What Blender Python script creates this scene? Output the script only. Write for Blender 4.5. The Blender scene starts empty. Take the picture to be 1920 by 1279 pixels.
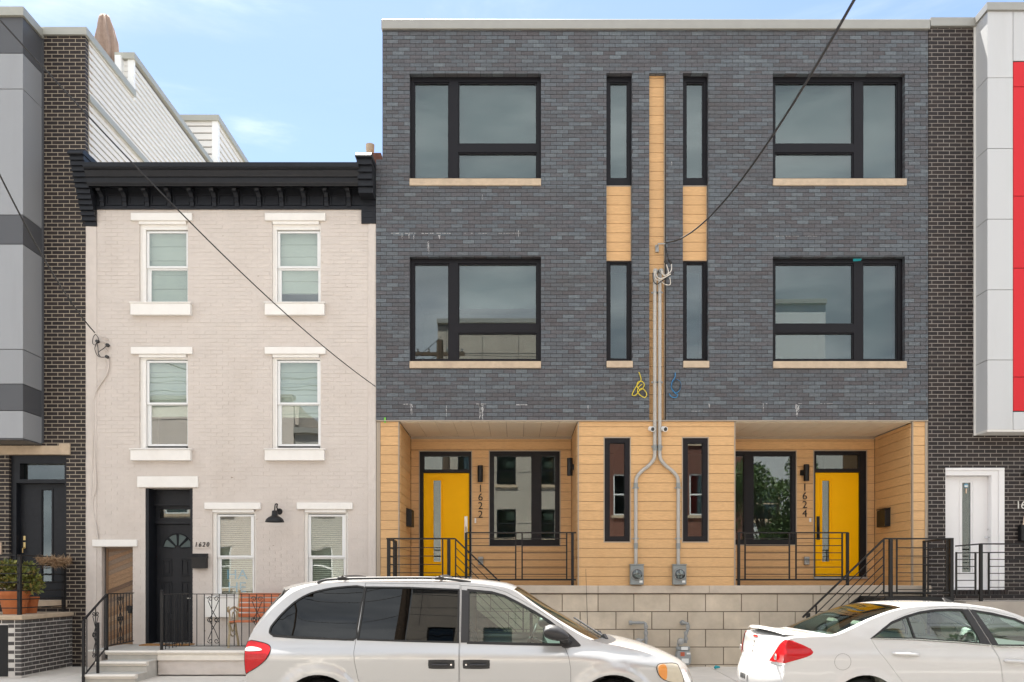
import bpy, bmesh, math, random
import numpy as np
from mathutils import Vector, Matrix
from mathutils.geometry import delaunay_2d_cdt
random.seed(7)
sc = bpy.context.scene
COL = sc.collection
# ------------------------------------------------------------------ camera (shift lens, square to the facades)
F, D, CX, HY, CZ = 1566.0, 14.5, 967.0, 1088.0, 1.5
def X(px, y=0.0): return (px - CX) * (D + y) / F      # survey of the facades: photo column at depth y -> metres
def Z(py, y=0.0): return CZ + (HY - py) * (D + y) / F
cam = bpy.data.cameras.new('camera'); camo = bpy.data.objects.new('camera', cam); COL.objects.link(camo)
cam.sensor_width = 36; cam.lens = F / 1920 * 36
cam.shift_x = (960 - CX) / 1920; cam.shift_y = (HY - 639.5) / 1920
cam.clip_start = .05; cam.clip_end = 2000
camo.location = (0, -D, CZ); camo.rotation_euler = (math.radians(90), 0, 0)
sc.camera = camo
# ------------------------------------------------------------------ sky, sun, exposure
SUN = Vector((-.13, .314, .88)).normalized()          # high, to the left and behind the facades: they stand in open shade
w = bpy.data.worlds.new('World'); sc.world = w; w.use_nodes = True
nt = w.node_tree; nt.nodes.clear()
def N(t, **k):
    n = nt.nodes.new(t)
    for a, b in k.items(): setattr(n, a, b)
    return n
sky = N('ShaderNodeTexSky', sky_type='NISHITA', sun_disc=False)
sky.sun_elevation = math.asin(SUN.z); sky.sun_rotation = math.atan2(SUN.x, SUN.y)
sky.air_density = 1.0; sky.dust_density = .6; sky.ozone_density = 1.2
tc = N('ShaderNodeTexCoord'); mp = N('ShaderNodeMapping'); mp.inputs['Scale'].default_value = (1, 1, 4.5)
nz = N('ShaderNodeTexNoise'); nz.inputs['Scale'].default_value = 2.1; nz.inputs['Detail'].default_value = 8; nz.inputs['Roughness'].default_value = .58
nz.inputs['Distortion'].default_value = .5
sep = N('ShaderNodeSeparateXYZ')
cov = N('ShaderNodeMapRange', interpolation_type='SMOOTHSTEP')      # thin cirrus ahead thickening to the cloud deck seen in the glass behind
for k_, v_ in zip((1, 2, 3, 4), (.55, -.35, .0, .45)): cov.inputs[k_].default_value = v_
add = N('ShaderNodeMath', operation='ADD')
rp = N('ShaderNodeMapRange', interpolation_type='SMOOTHSTEP')
for k_, v_ in zip((1, 2, 3, 4), (.555, .93, .015, .93)): rp.inputs[k_].default_value = v_
n2 = N('ShaderNodeTexNoise'); n2.inputs['Scale'].default_value = 3.4; n2.inputs['Detail'].default_value = 6; n2.inputs['Roughness'].default_value = .55
cc = N('ShaderNodeValToRGB'); cc.color_ramp.elements[0].position = .36; cc.color_ramp.elements[0].color = (3.6, 3.9, 4.3, 1); cc.color_ramp.elements[1].position = .66; cc.color_ramp.elements[1].color = (8.6, 8.7, 8.8, 1)
mx = N('ShaderNodeMixRGB')
bg = N('ShaderNodeBackground'); bg.inputs['Strength'].default_value = .05
out = N('ShaderNodeOutputWorld')
L = nt.links.new
L(tc.outputs['Generated'], mp.inputs[0]); L(mp.outputs[0], nz.inputs['Vector']); L(tc.outputs['Generated'], sep.inputs[0]); L(sep.outputs[1], cov.inputs[0])
L(nz.outputs['Fac'], add.inputs[0]); L(cov.outputs[0], add.inputs[1]); L(add.outputs[0], rp.inputs[0])
L(mp.outputs[0], n2.inputs['Vector']); L(n2.outputs['Fac'], cc.inputs[0]); L(cc.outputs[0], mx.inputs[2])
L(rp.outputs[0], mx.inputs[0]); L(sky.outputs[0], mx.inputs[1]); L(mx.outputs[0], bg.inputs[0]); L(bg.outputs[0], out.inputs[0])
sun = bpy.data.lights.new('sun', 'SUN'); sun.energy = 5.0; sun.angle = math.radians(.6); sun.color = (1, .95, .87)
suno = bpy.data.objects.new('sun', sun); COL.objects.link(suno); suno.rotation_euler = SUN.to_track_quat('Z', 'Y').to_euler(); suno.location = (0, 0, 30)
sc.view_settings.view_transform = 'Standard'; sc.view_settings.look = 'None'; sc.view_settings.gamma = 1
sc.view_settings.exposure = 2.28
sc.render.engine = 'CYCLES'; sc.cycles.use_denoising = True; sc.cycles.max_bounces = 8; sc.cycles.transparent_max_bounces = 12
sc.cycles.caustics_reflective = False; sc.cycles.caustics_refractive = False; sc.cycles.sample_clamp_indirect = 6
# ------------------------------------------------------------------ helpers
OFF = {}
def thing(name, label, cat, loc=(0, 0, 0), group=None):
    o = bpy.data.objects.new(name, None); COL.objects.link(o); o.location = loc; OFF[o.name] = Vector(loc)
    o.empty_display_size = .1
    tag(o, label, cat, group); return o
def tag(o, label=None, cat=None, group=None, kind=None):
    if label: o['label'] = label
    if cat: o['category'] = cat
    if group: o['group'] = group
    if kind: o['kind'] = kind
    return o
def setp(o, p):
    if p is not None:
        o.parent = p; o.matrix_parent_inverse = Matrix.Translation(-OFF.get(p.name, Vector((0, 0, 0))))
    return o
class MB:
    def __init__(s): s.v = []; s.f = []
    def add(s, vs, fs):
        n = len(s.v); s.v += [tuple(v) for v in vs]; s.f += [tuple(i + n for i in f) for f in fs]; return s
    def box(s, x0, x1, y0, y1, z0, z1):
        return s.add([(x0,y0,z0),(x1,y0,z0),(x1,y1,z0),(x0,y1,z0),(x0,y0,z1),(x1,y0,z1),(x1,y1,z1),(x0,y1,z1)],
                     [(0,3,2,1),(4,5,6,7),(0,1,5,4),(1,2,6,5),(2,3,7,6),(3,0,4,7)])
    def bar(s, a, b, w_, h_=None):
        a = Vector(a); b = Vector(b); d = (b - a).normalized(); h_ = h_ or w_
        up = Vector((0, 0, 1)) if abs(d.z) < .95 else Vector((0, 1, 0))
        r = d.cross(up).normalized(); u = r.cross(d)
        vs = [p + r * (i * w_ / 2) + u * (j * h_ / 2) for p in (a, b) for i, j in ((-1,-1),(1,-1),(1,1),(-1,1))]
        return s.add(vs, [(0,1,2,3),(7,6,5,4),(0,4,5,1),(1,5,6,2),(2,6,7,3),(3,7,4,0)])
    def tube(s, pts, r, n=8, cap=True):
        pts = [Vector(p) for p in pts]; R = r if hasattr(r, '__len__') else [r] * len(pts)
        t = (pts[1] - pts[0]).normalized(); u = t.orthogonal().normalized(); vs = []
        for i, p in enumerate(pts):
            a = pts[max(i - 1, 0)]; b = pts[min(i + 1, len(pts) - 1)]; tt = (b - a).normalized()
            u = (u - tt * u.dot(tt)).normalized(); w_ = tt.cross(u)
            vs += [p + (u * math.cos(k * 2 * math.pi / n) + w_ * math.sin(k * 2 * math.pi / n)) * R[i] for k in range(n)]
        fs = [(i*n+k, i*n+(k+1)%n, (i+1)*n+(k+1)%n, (i+1)*n+k) for i in range(len(pts)-1) for k in range(n)]
        if cap: fs += [tuple(range(n-1, -1, -1)), tuple(range((len(pts)-1)*n, len(pts)*n))]
        return s.add(vs, fs)
    def lathe(s, prof, c, axis='z', n=24):
        c = Vector(c); vs = []
        for r, h in prof:
            for k in range(n):
                a = k * 2 * math.pi / n; q = (r * math.cos(a), r * math.sin(a))
                vs.append(c + (Vector((q[0], q[1], h)) if axis == 'z' else Vector((q[0], h, q[1])) if axis == 'y' else Vector((h, q[0], q[1]))))
        m = len(prof)
        fs = [(i*n+k, i*n+(k+1)%n, (i+1)*n+(k+1)%n, (i+1)*n+k) for i in range(m-1) for k in range(n)]
        return s.add(vs, fs)
    def prism(s, poly, y0, y1, ax='y'):
        """2-d outline (x,z) run from y0 to y1 (ax y), or (y,z) from x0 to x1 (ax x), or (x,y) from z0 to z1 (ax z)"""
        m = len(poly); g = (lambda p, q: (p[0], q, p[1])) if ax == 'y' else (lambda p, q: (q, p[0], p[1])) if ax == 'x' else (lambda p, q: (p[0], p[1], q))
        vs = [g(p, y0) for p in poly] + [g(p, y1) for p in poly]
        return s.add(vs, [tuple(range(m)), tuple(range(2*m-1, m-1, -1))] + [(i, i+m, (i+1)%m+m, (i+1)%m) for i in range(m)])
    def slab(s, x0, x1, z0, z1, y0, y1, holes=()):
        """wall slab with rectangular openings (a0,a1,b0,b1)"""
        xs = sorted({x0, x1, *[min(max(h[i], x0), x1) for h in holes for i in (0, 1)]}); zs = sorted({z0, z1, *[min(max(h[i], z0), z1) for h in holes for i in (2, 3)]})
        for a, b in zip(zs, zs[1:]):
            st = None
            for c, d in zip(xs, xs[1:]):
                mxx, mz = (c + d) / 2, (a + b) / 2
                inn = any(h[0] < mxx < h[1] and h[2] < mz < h[3] for h in holes)
                if not inn and st is None: st = c
                if inn and st is not None: s.box(st, c, y0, y1, a, b); st = None
            if st is not None: s.box(st, x1, y0, y1, a, b)
        return s
    def build(s, name, mat, parent=None, smooth=False, bevel=0):
        me = bpy.data.meshes.new(name); me.from_pydata(s.v, [], s.f); me.materials.append(mat)
        bm = bmesh.new(); bm.from_mesh(me); bmesh.ops.recalc_face_normals(bm, faces=bm.faces)
        if bevel: bmesh.ops.bevel(bm, geom=list(bm.edges), offset=bevel, segments=1, affect='EDGES', clamp_overlap=True)
        bm.to_mesh(me); bm.free()
        if smooth:
            me.polygons.foreach_set('use_smooth', [True] * len(me.polygons))
            if smooth != 'all': me.set_sharp_from_angle(angle=math.radians(38))
        o = bpy.data.objects.new(name, me); COL.objects.link(o); return setp(o, parent)
UB = {}
def ubox(name, x0, x1, y0, y1, z0, z1, mat, parent=None):
    """a box piece that shares one unit mesh per kind and material"""
    k = (name, mat.name)
    if k not in UB:
        me = bpy.data.meshes.new(name); me.from_pydata(*(lambda m: (m.v, [], m.f))(MB().box(-.5, .5, -.5, .5, -.5, .5))); me.materials.append(mat); UB[k] = me
    o = bpy.data.objects.new(name, UB[k]); COL.objects.link(o)
    o.location = ((x0+x1)/2, (y0+y1)/2, (z0+z1)/2); o.scale = (abs(x1-x0), abs(y1-y0), abs(z1-z0)); return setp(o, parent)
def box(name, x0, x1, y0, y1, z0, z1, mat, parent=None, bevel=0): return MB().box(x0, x1, y0, y1, z0, z1).build(name, mat, parent, bevel=bevel)
def catmull(P, n=8):
    P = [Vector(p) for p in P]; o = []
    for i in range(len(P) - 1):
        a, b, c, d = P[max(i-1,0)], P[i], P[i+1], P[min(i+2,len(P)-1)]
        for k in range(n):
            t = k / n; o.append(.5 * (2*b + (c-a)*t + (2*a-5*b+4*c-d)*t*t + (3*b-a-3*c+d)*t**3))
    return o + [P[-1]]
def text_mesh(name, txt, h, loc, mat, parent=None, shear=0, align='CENTER', depth=.006, sx=1):
    cu = bpy.data.curves.new(name, 'FONT'); cu.body = txt; cu.size = h / .69; cu.extrude = depth; cu.align_x = align; cu.shear = shear
    t = bpy.data.objects.new('t', cu); COL.objects.link(t)
    me = bpy.data.meshes.new_from_object(t.evaluated_get(bpy.context.evaluated_depsgraph_get())); bpy.data.objects.remove(t)
    me.transform(Matrix.Translation(loc) @ Matrix.Rotation(math.radians(90), 4, 'X') @ Matrix.Diagonal((sx, 1, 1, 1))); me.materials.clear(); me.materials.append(mat); me.name = name
    o = bpy.data.objects.new(name, me); COL.objects.link(o); return setp(o, parent)
# ------------------------------------------------------------------ materials
def mat(name, col, rough=.6, metal=0, col2=None, var=0, vs=3, bump=0, bs=40, spec=.5, coat=0, hashed=(), stretch=(1,1,1), streak=None, hvar=0, emis=None, detail=6, chips=None):
    m = bpy.data.materials.new(name); m.use_nodes = True; t = m.node_tree; b = t.nodes['Principled BSDF']; l = t.links.new
    b.inputs['Base Color'].default_value = (*col, 1); b.inputs['Roughness'].default_value = rough; b.inputs['Metallic'].default_value = metal
    b.inputs['Specular IOR Level'].default_value = spec; b.inputs['Coat Weight'].default_value = coat; b.inputs['Coat Roughness'].default_value = .04
    g = t.nodes.new('ShaderNodeNewGeometry'); mpp = t.nodes.new('ShaderNodeMapping'); mpp.inputs['Scale'].default_value = stretch; l(g.outputs['Position'], mpp.inputs[0])
    cur = None
    def mixc(fac, a, bb, mode='MIX'):
        n = t.nodes.new('ShaderNodeMixRGB'); n.blend_type = mode
        for s_, v in ((0, fac), (1, a), (2, bb)):
            if isinstance(v, bpy.types.NodeSocket): l(v, n.inputs[s_])
            else: n.inputs[s_].default_value = v if not isinstance(v, tuple) else (*v[:3], 1)
        return n.outputs[0]
    def noise(sc_, det=detail, src=None, rg=.6):
        n = t.nodes.new('ShaderNodeTexNoise'); n.inputs['Scale'].default_value = sc_; n.inputs['Detail'].default_value = det; n.inputs['Roughness'].default_value = rg; l(src or mpp.outputs[0], n.inputs['Vector']); return n.outputs['Fac']
    def ramp(x, a, bb):
        n = t.nodes.new('ShaderNodeMapRange'); n.inputs[1].default_value = a; n.inputs[2].default_value = bb; l(x, n.inputs[0]); return n.outputs[0]
    cur = col
    if hashed or hvar:                                   # every brick, board or panel its own tint
        oi = t.nodes.new('ShaderNodeObjectInfo'); ad = t.nodes.new('ShaderNodeMath'); l(g.outputs['Random Per Island'], ad.inputs[0]); l(oi.outputs['Random'], ad.inputs[1])
        wn = t.nodes.new('ShaderNodeTexWhiteNoise'); wn.noise_dimensions = '1D'; l(ad.outputs[0], wn.inputs['W'])
        if hashed:
            r = t.nodes.new('ShaderNodeValToRGB'); cs = [col, *hashed]; el = r.color_ramp.elements
            while len(el) < len(cs): el.new(.5)
            for i, c in enumerate(cs): el[i].position = i / (len(cs) - 1); el[i].color = (*c, 1)
            l(wn.outputs['Value'], r.inputs[0]); cur = r.outputs[0]
        if hvar:
            h = ramp(wn.outputs['Value'], 0, 1); hh = t.nodes.new('ShaderNodeMapRange'); hh.inputs[3].default_value = 1 - hvar; hh.inputs[4].default_value = 1 + hvar; l(h, hh.inputs[0])
            cur = mixc(1., cur, hh.outputs[0], 'MULTIPLY')
    if col2 is not None: cur = mixc(ramp(noise(vs), .35, .68), cur, col2)
    if var:
        n = t.nodes.new('ShaderNodeMapRange'); n.inputs[1].default_value = .25; n.inputs[2].default_value = .75; n.inputs[3].default_value = 1 - var; n.inputs[4].default_value = 1 + var
        l(noise(vs * 2.7), n.inputs[0]); cur = mixc(1., cur, n.outputs[0], 'MULTIPLY')
    if streak:                                           # (colour, amount, (sx,sy,sz)) weather marks
        m2 = t.nodes.new('ShaderNodeMapping'); m2.inputs['Scale'].default_value = streak[2]; l(g.outputs['Position'], m2.inputs[0])
        f = ramp(noise(1, 5, m2.outputs[0]), .52, .75); mm = t.nodes.new('ShaderNodeMath'); mm.operation = 'MULTIPLY'; mm.inputs[1].default_value = streak[1]; l(f, mm.inputs[0])
        cur = mixc(mm.outputs[0], cur, streak[0])
    if chips:                                            # (colour, scale, threshold): small knocks and holes
        m3 = t.nodes.new('ShaderNodeMapping'); m3.inputs['Scale'].default_value = (1, 1, 2.2); l(g.outputs['Position'], m3.inputs[0])
        cur = mixc(ramp(noise(chips[1], 3, m3.outputs[0]), chips[2], chips[2] + .025), cur, chips[0])
    if isinstance(cur, bpy.types.NodeSocket): l(cur, b.inputs['Base Color'])
    if bump:
        bp = t.nodes.new('ShaderNodeBump'); bp.inputs['Strength'].default_value = bump; bp.inputs['Distance'].default_value = .01; l(noise(bs, 4), bp.inputs['Height']); l(bp.outputs[0], b.inputs['Normal'])
    if emis: b.inputs['Emission Color'].default_value = (*emis, 1); b.inputs['Emission Strength'].default_value = 1
    return m
def glass(name, tint, r0=.08, rough=0.0, wav=0.):
    m = bpy.data.materials.new(name); m.use_nodes = True; t = m.node_tree; t.nodes.clear(); l = t.links.new
    o = t.nodes.new('ShaderNodeOutputMaterial'); tr = t.nodes.new('ShaderNodeBsdfTransparent'); tr.inputs[0].default_value = (*tint, 1)
    gl = t.nodes.new('ShaderNodeBsdfGlossy'); gl.inputs['Roughness'].default_value = rough; gl.inputs[0].default_value = (.95, .97, .97, 1)
    lw = t.nodes.new('ShaderNodeLayerWeight'); lw.inputs[0].default_value = .5
    pw = t.nodes.new('ShaderNodeMath'); pw.operation = 'POWER'; pw.inputs[1].default_value = 5; l(lw.outputs['Facing'], pw.inputs[0])
    mr = t.nodes.new('ShaderNodeMapRange'); mr.inputs[3].default_value = r0; mr.inputs[4].default_value = 1; l(pw.outputs[0], mr.inputs[0])
    if wav:
        g = t.nodes.new('ShaderNodeNewGeometry'); n = t.nodes.new('ShaderNodeTexNoise'); n.inputs['Scale'].default_value = 1.6; n.inputs['Detail'].default_value = 1; l(g.outputs['Position'], n.inputs['Vector'])
        bp = t.nodes.new('ShaderNodeBump'); bp.inputs['Strength'].default_value = wav; bp.inputs['Distance'].default_value = .02; l(n.outputs['Fac'], bp.inputs['Height']); l(bp.outputs[0], gl.inputs['Normal'])
    mix = t.nodes.new('ShaderNodeMixShader'); l(mr.outputs[0], mix.inputs[0]); l(tr.outputs[0], mix.inputs[1]); l(gl.outputs[0], mix.inputs[2]); l(mix.outputs[0], o.inputs[0]); return m
M = {}
M['char_brick'] = mat('charcoal_brick', (.104,.121,.137), .5, hashed=((.080,.086,.097),(.094,.091,.100),(.073,.073,.079),(.096,.111,.127),(.076,.070,.075),(.124,.144,.160),(.084,.093,.107)), var=.28, vs=9, spec=.4, bump=.55, bs=55, streak=((.066,.062,.062), .5, (.45,.45,1.3)))
M['char_mortar'] = mat('dark_mortar', (.032,.032,.034), .9)
M['black_brick'] = mat('black_brick', (.026,.020,.018), .55, hashed=((.034,.026,.024),(.021,.017,.017),(.028,.023,.023),(.018,.015,.015)), var=.2, vs=10, bump=.25, bs=60, spec=.25)
M['stoop_brick'] = mat('hazed_black_brick', (.070,.064,.060), .6, hashed=((.09,.082,.078),(.055,.05,.048),(.075,.07,.068)), var=.25, vs=10, bump=.25, bs=60, spec=.25, streak=((.20,.19,.18), .5, (5,5,5)))
M['pale_mortar'] = mat('pale_mortar', (.38,.325,.255), .9, col2=(.31,.265,.21), vs=2.5)
M['grey_mortar'] = mat('grey_mortar', (.30,.27,.245), .9, col2=(.24,.215,.195), vs=2.5)
M['white_mortar'] = mat('white_mortar', (.68,.65,.60), .9, col2=(.50,.47,.44), vs=3)
M['beige'] = mat('beige_painted_brick', (.60,.543,.497), .62, var=.035, vs=1.6, bump=.35, bs=45, hvar=.012, streak=((.47,.405,.35), .32, (1.1,1.1,.5)), chips=((.25,.18,.13), 7, .735))
M['beige_stucco'] = mat('beige_stucco', (.60,.543,.497), .7, var=.05, vs=3, bump=.9, bs=9, streak=((.46,.39,.33), .35, (1.6,1.6,.9)))
M['white_trim'] = mat('white_painted_trim', (.80,.78,.745), .5, var=.03, vs=4, bump=.06, bs=30, streak=((.62,.57,.50), .22, (2,2,1)))
M['vinyl'] = mat('white_vinyl', (.78,.79,.79), .4, var=.02)
M['black_paint'] = mat('black_painted_wood', (.012,.0135,.0175), .42, var=.25, vs=4, bump=.2, bs=14, spec=.25)
M['black_metal'] = mat('black_painted_steel', (.013,.0125,.013), .42, var=.2, vs=6, spec=.3)
M['bronze'] = mat('dark_bronze_window_frame', (.009,.0085,.011), .42, var=.1, spec=.22)
M['tan'] = mat('tan_woodgrain_cladding', (.65,.395,.182), .55, var=.16, vs=9, hvar=.06, col2=(.57,.34,.15), stretch=(.5,.5,7), bump=.05, bs=30, streak=((.54,.31,.125), .3, (2.2,2.2,.35)))
M['tan_dark'] = mat('cladding_joint', (.19,.105,.045), .8)
M['trim_tan'] = mat('bronze_aluminium_trim', (.36,.30,.235), .45, metal=.2)
M['soffit'] = mat('tan_soffit_board', (.74,.65,.51), .6, var=.04, hvar=.02)
M['stone_sill'] = mat('limestone_sill', (.50,.395,.285), .8, var=.12, vs=4, bump=.1, bs=60, streak=((.33,.25,.19), .4, (3,3,3)))
M['cap'] = mat('grey_metal_coping', (.33,.325,.30), .45, metal=.25, var=.05, vs=1.5)
M['cap_green'] = mat('sage_metal_coping', (.36,.36,.32), .45, metal=.2, var=.05, vs=1.5)
M['yellow'] = mat('yellow_door_paint', (.97,.50,.0), .45, var=.02, vs=2, spec=.12, bump=.03, bs=12)
M['block'] = mat('ground_face_concrete_block', (.60,.51,.395), .85, col2=(.47,.40,.31), vs=1.9, var=.08, bump=.45, bs=60, hvar=.13, streak=((.60,.52,.43), .4, (2.6,2.6,1.3)))
M['block_joint'] = mat('block_joint', (.15,.118,.09), .95)
M['concrete'] = mat('concrete', (.42,.375,.32), .85, col2=(.36,.32,.275), vs=1.2, var=.07, bump=.15, bs=50)
M['slab'] = mat('porch_slab_concrete', (.54,.46,.37), .8, var=.09, vs=2.4, bump=.1, bs=60, streak=((.33,.27,.215), .5, (2.2,2.2,2.5)))
M['sidewalk'] = mat('pavement_concrete', (.74,.69,.62), .9, col2=(.66,.61,.54), vs=.9, var=.08, bump=.15, bs=60)
M['asphalt'] = mat('asphalt', (.11,.106,.10), .9, var=.2, vs=3, bump=.4, bs=90)
M['earth'] = mat('ground', (.16,.15,.13), .95, var=.2, vs=.3)
M['marking'] = mat('road_paint', (.70,.69,.65), .8, var=.1)
M['grey_light'] = mat('light_grey_composite_panel', (.29,.30,.315), .38, metal=.1, hvar=.05, streak=((.24,.245,.25), .35, (3,3,.4)), spec=.4)
M['grey_dark'] = mat('dark_grey_composite_panel', (.085,.088,.096), .42, metal=.1, spec=.4)
M['panel_gap'] = mat('panel_joint', (.03,.03,.032), .8)
M['white_panel'] = mat('white_composite_panel', (.53,.54,.55), .36, hvar=.025, streak=((.43,.43,.42), .3, (3,3,.4)))
M['red_panel'] = mat('red_composite_panel', (.60,.014,.022), .4, hvar=.03, spec=.3)
M['siding_gap'] = mat('siding_lap_shadow', (.16,.155,.15), .9)
M['siding'] = mat('white_vinyl_siding', (.70,.685,.655), .5, var=.03, vs=1)
M['white_door'] = mat('white_door_paint', (.76,.75,.75), .4, var=.015)
M['interior'] = mat('interior_wall', (.30,.29,.27), .9)
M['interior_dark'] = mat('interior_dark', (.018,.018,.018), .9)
M['shade'] = mat('grey_roller_shade', (.105,.135,.132), .9, var=.03, vs=2)
M['shade_pale'] = mat('pale_fabric_shade', (.50,.545,.505), .9, var=.06, vs=2, stretch=(1,1,5))
M['blind'] = mat('pale_slat_blind', (.55,.56,.50), .6)
M['blind_tan'] = mat('tan_slat_blind', (.46,.40,.34), .6)
M['glass'] = glass('window_glass', (.66,.75,.74), .10, wav=.012)
M['glass_green'] = glass('old_window_glass', (.88,.91,.88), .11, wav=.10)
M['glass_car'] = glass('car_glass', (.58,.70,.64), .10)
M['glass_tint'] = glass('privacy_glass', (.025,.025,.03), .045)
M['galv'] = mat('galvanised_steel', (.36,.365,.36), .45, metal=.55, var=.1, vs=8)
M['pvc'] = mat('grey_pvc_conduit', (.42,.40,.365), .5, var=.05)
M['meter_grey'] = mat('meter_grey_paint', (.235,.255,.25), .45, var=.08)
M['gas_grey'] = mat('gas_meter_grey', (.285,.295,.29), .55, var=.15, vs=12)
M['chrome'] = mat('chrome', (.7,.7,.7), .18, metal=1)
M['nickel'] = mat('satin_nickel', (.55,.53,.50), .32, metal=1)
M['brass'] = mat('brass', (.55,.42,.20), .3, metal=1)
M['white_plastic'] = mat('white_plastic', (.75,.75,.73), .35)
M['label_red'] = mat('red_label', (.45,.10,.05), .6)
M['rubber'] = mat('black_rubber', (.014,.014,.014), .6)
M['black_plastic'] = mat('black_plastic', (.025,.025,.027), .45)
M['wire_black'] = mat('black_cable', (.015,.015,.016), .55)
M['wire_white'] = mat('white_cable', (.62,.57,.50), .5)
M['wire_yellow'] = mat('yellow_cable', (.62,.48,.04), .45)
M['wire_blue'] = mat('blue_cable', (.03,.20,.42), .45)
M['tape_green'] = mat('green_tape', (.16,.55,.05), .6)
M['tape_teal'] = mat('teal_tape', (.01,.32,.38), .5)
M['terracotta'] = mat('terracotta', (.50,.155,.048), .75, var=.1, vs=6, bump=.05)
M['leaf'] = mat('shrub_leaf', (.17,.19,.036), .5, hashed=((.11,.14,.028),(.26,.24,.045),(.075,.105,.022),(.28,.19,.055)))
M['leaf_tree'] = mat('tree_leaf', (.060,.110,.020), .55, hashed=((.040,.080,.015),(.085,.13,.025),(.030,.060,.012)))
M['bark'] = mat('bark', (.12,.09,.07), .9, var=.3, vs=8, bump=.8, bs=20)
M['coco'] = mat('coco_fibre', (.40,.27,.16), .95, hashed=((.26,.16,.09),(.52,.38,.24)))
M['wood_door'] = mat('reclaimed_wood_board', (.20,.10,.045), .6, hashed=((.27,.165,.09),(.12,.07,.042),(.23,.13,.065),(.17,.12,.085),(.30,.20,.12)), var=.4, vs=7, stretch=(2,2,9), bump=.2, bs=25)
M['bench_wood'] = mat('bench_red_oak', (.52,.155,.060), .5, var=.12, vs=7, stretch=(1,1,6))
M['cast_iron'] = mat('cream_cast_iron', (.42,.34,.21), .5, var=.25, vs=12)
M['mat_coir'] = mat('coir_mat', (.36,.18,.06), .95, bump=.5, bs=120)
M['step_white'] = mat('cream_painted_step', (.78,.725,.645), .6, var=.06, vs=3, streak=((.50,.45,.39), .3, (1.5,1.5,3)))
M['step_grey'] = mat('grey_painted_step', (.52,.50,.455), .65, var=.08, vs=3, streak=((.30,.285,.26), .4, (2,2,4)))
M['umbrella'] = mat('dusty_tan_canvas', (.32,.235,.19), .9, var=.15, vs=5, bump=.6, bs=12)
M['red_brick'] = mat('red_brick', (.16,.062,.042), .8, var=.25, vs=6, hashed=((.12,.045,.032),(.19,.08,.055)))
M['tag_grey'] = mat('plate_white', (.60,.60,.60), .5)
M['print_black'] = mat('print_black', (.02,.02,.02), .7)
M['print_blue'] = mat('print_blue', (.16,.33,.46), .7)
M['white_stain'] = m_ = mat('lime_efflorescence', (.50,.50,.50), .9)
t_ = m_.node_tree; g_ = t_.nodes.new('ShaderNodeNewGeometry'); n_ = t_.nodes.new('ShaderNodeTexNoise'); n_.inputs['Scale'].default_value = 38; n_.inputs['Detail'].default_value = 5
r_ = t_.nodes.new('ShaderNodeMapRange'); r_.inputs[1].default_value = .36; r_.inputs[2].default_value = .50; r_.inputs[4].default_value = .85
t_.links.new(g_.outputs['Position'], n_.inputs['Vector']); t_.links.new(n_.outputs['Fac'], r_.inputs[0]); t_.links.new(r_.outputs[0], t_.nodes['Principled BSDF'].inputs['Alpha'])
M['paper'] = mat('paper', (.72,.55,.42), .8)
M['silver'] = mat('silver_car_paint', (.52,.52,.52), .30, metal=.40, coat=1, var=.012, vs=2)
M['white_car'] = mat('white_car_paint', (.62,.62,.615), .33, coat=1, var=.01, vs=2)
M['lamp_red'] = mat('red_lamp_lens', (.50,.006,.010), .2, coat=.35, var=.12, vs=14, spec=.3)
M['lamp_clear'] = mat('clear_lamp_lens', (.58,.55,.52), .12, coat=1)
M['lamp_amber'] = mat('amber_lamp_lens', (.75,.27,.03), .15, coat=1)
M['lamp_yellowed'] = mat('yellowed_headlamp_lens', (.60,.54,.42), .18, coat=1, var=.06, vs=10)
M['seat_green'] = mat('grey_seat_fabric', (.30,.30,.265), .9)
M['seat_dark'] = mat('dark_seat_fabric', (.09,.09,.095), .9)
M['alloy'] = mat('alloy_rim', (.5,.5,.5), .3, metal=.9)
M['pole_wood'] = mat('utility_pole_wood', (.11,.075,.05), .9, var=.2, vs=6, stretch=(3,3,.5), bump=.4)
M['stucco_grey'] = mat('pale_stucco', (.42,.41,.38), .85, var=.06)
# ------------------------------------------------------------------ brickwork and boards
def subtract(a, b, cuts):
    segs = [(a, b)]
    for c, d in cuts:
        n = []
        for s, e in segs:
            if d <= s or c >= e: n.append((s, e)); continue
            if c - s > .004: n.append((s, c))
            if e - d > .004: n.append((d, e))
        segs = n
    return segs
def courses(x0, x1, z0, z1, H, L_, j, holes, z_ref=None):
    """cells (x0,x1,z0,z1) of running-bond pieces, cut round the openings"""
    z_ref = z0 if z_ref is None else z_ref; out_ = []
    i = math.floor((z0 - z_ref) / H)
    while z_ref + i * H < z1 - .01:
        a, b = max(z_ref + i * H, z0), min(z_ref + (i + 1) * H - j, z1)
        zs = sorted({a, b, *[h[k] for h in holes for k in (2, 3) if a + .003 < h[k] < b - .003]})
        for c, d in zip(zs, zs[1:]):
            m_ = (c + d) / 2; cuts = [(h[0], h[1]) for h in holes if h[2] < m_ < h[3]]
            k = math.floor(x0 / L_) - 1; sh = (L_ / 2 if i % 2 else 0)
            while k * L_ + sh < x1:
                p, q = max(k * L_ + sh, x0), min((k + 1) * L_ + sh - j, x1)
                if q - p > .006:
                    out_ += [(s, e, c, d) for s, e in subtract(p, q, cuts) if e - s > .005]
                k += 1
        i += 1
    return out_
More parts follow.
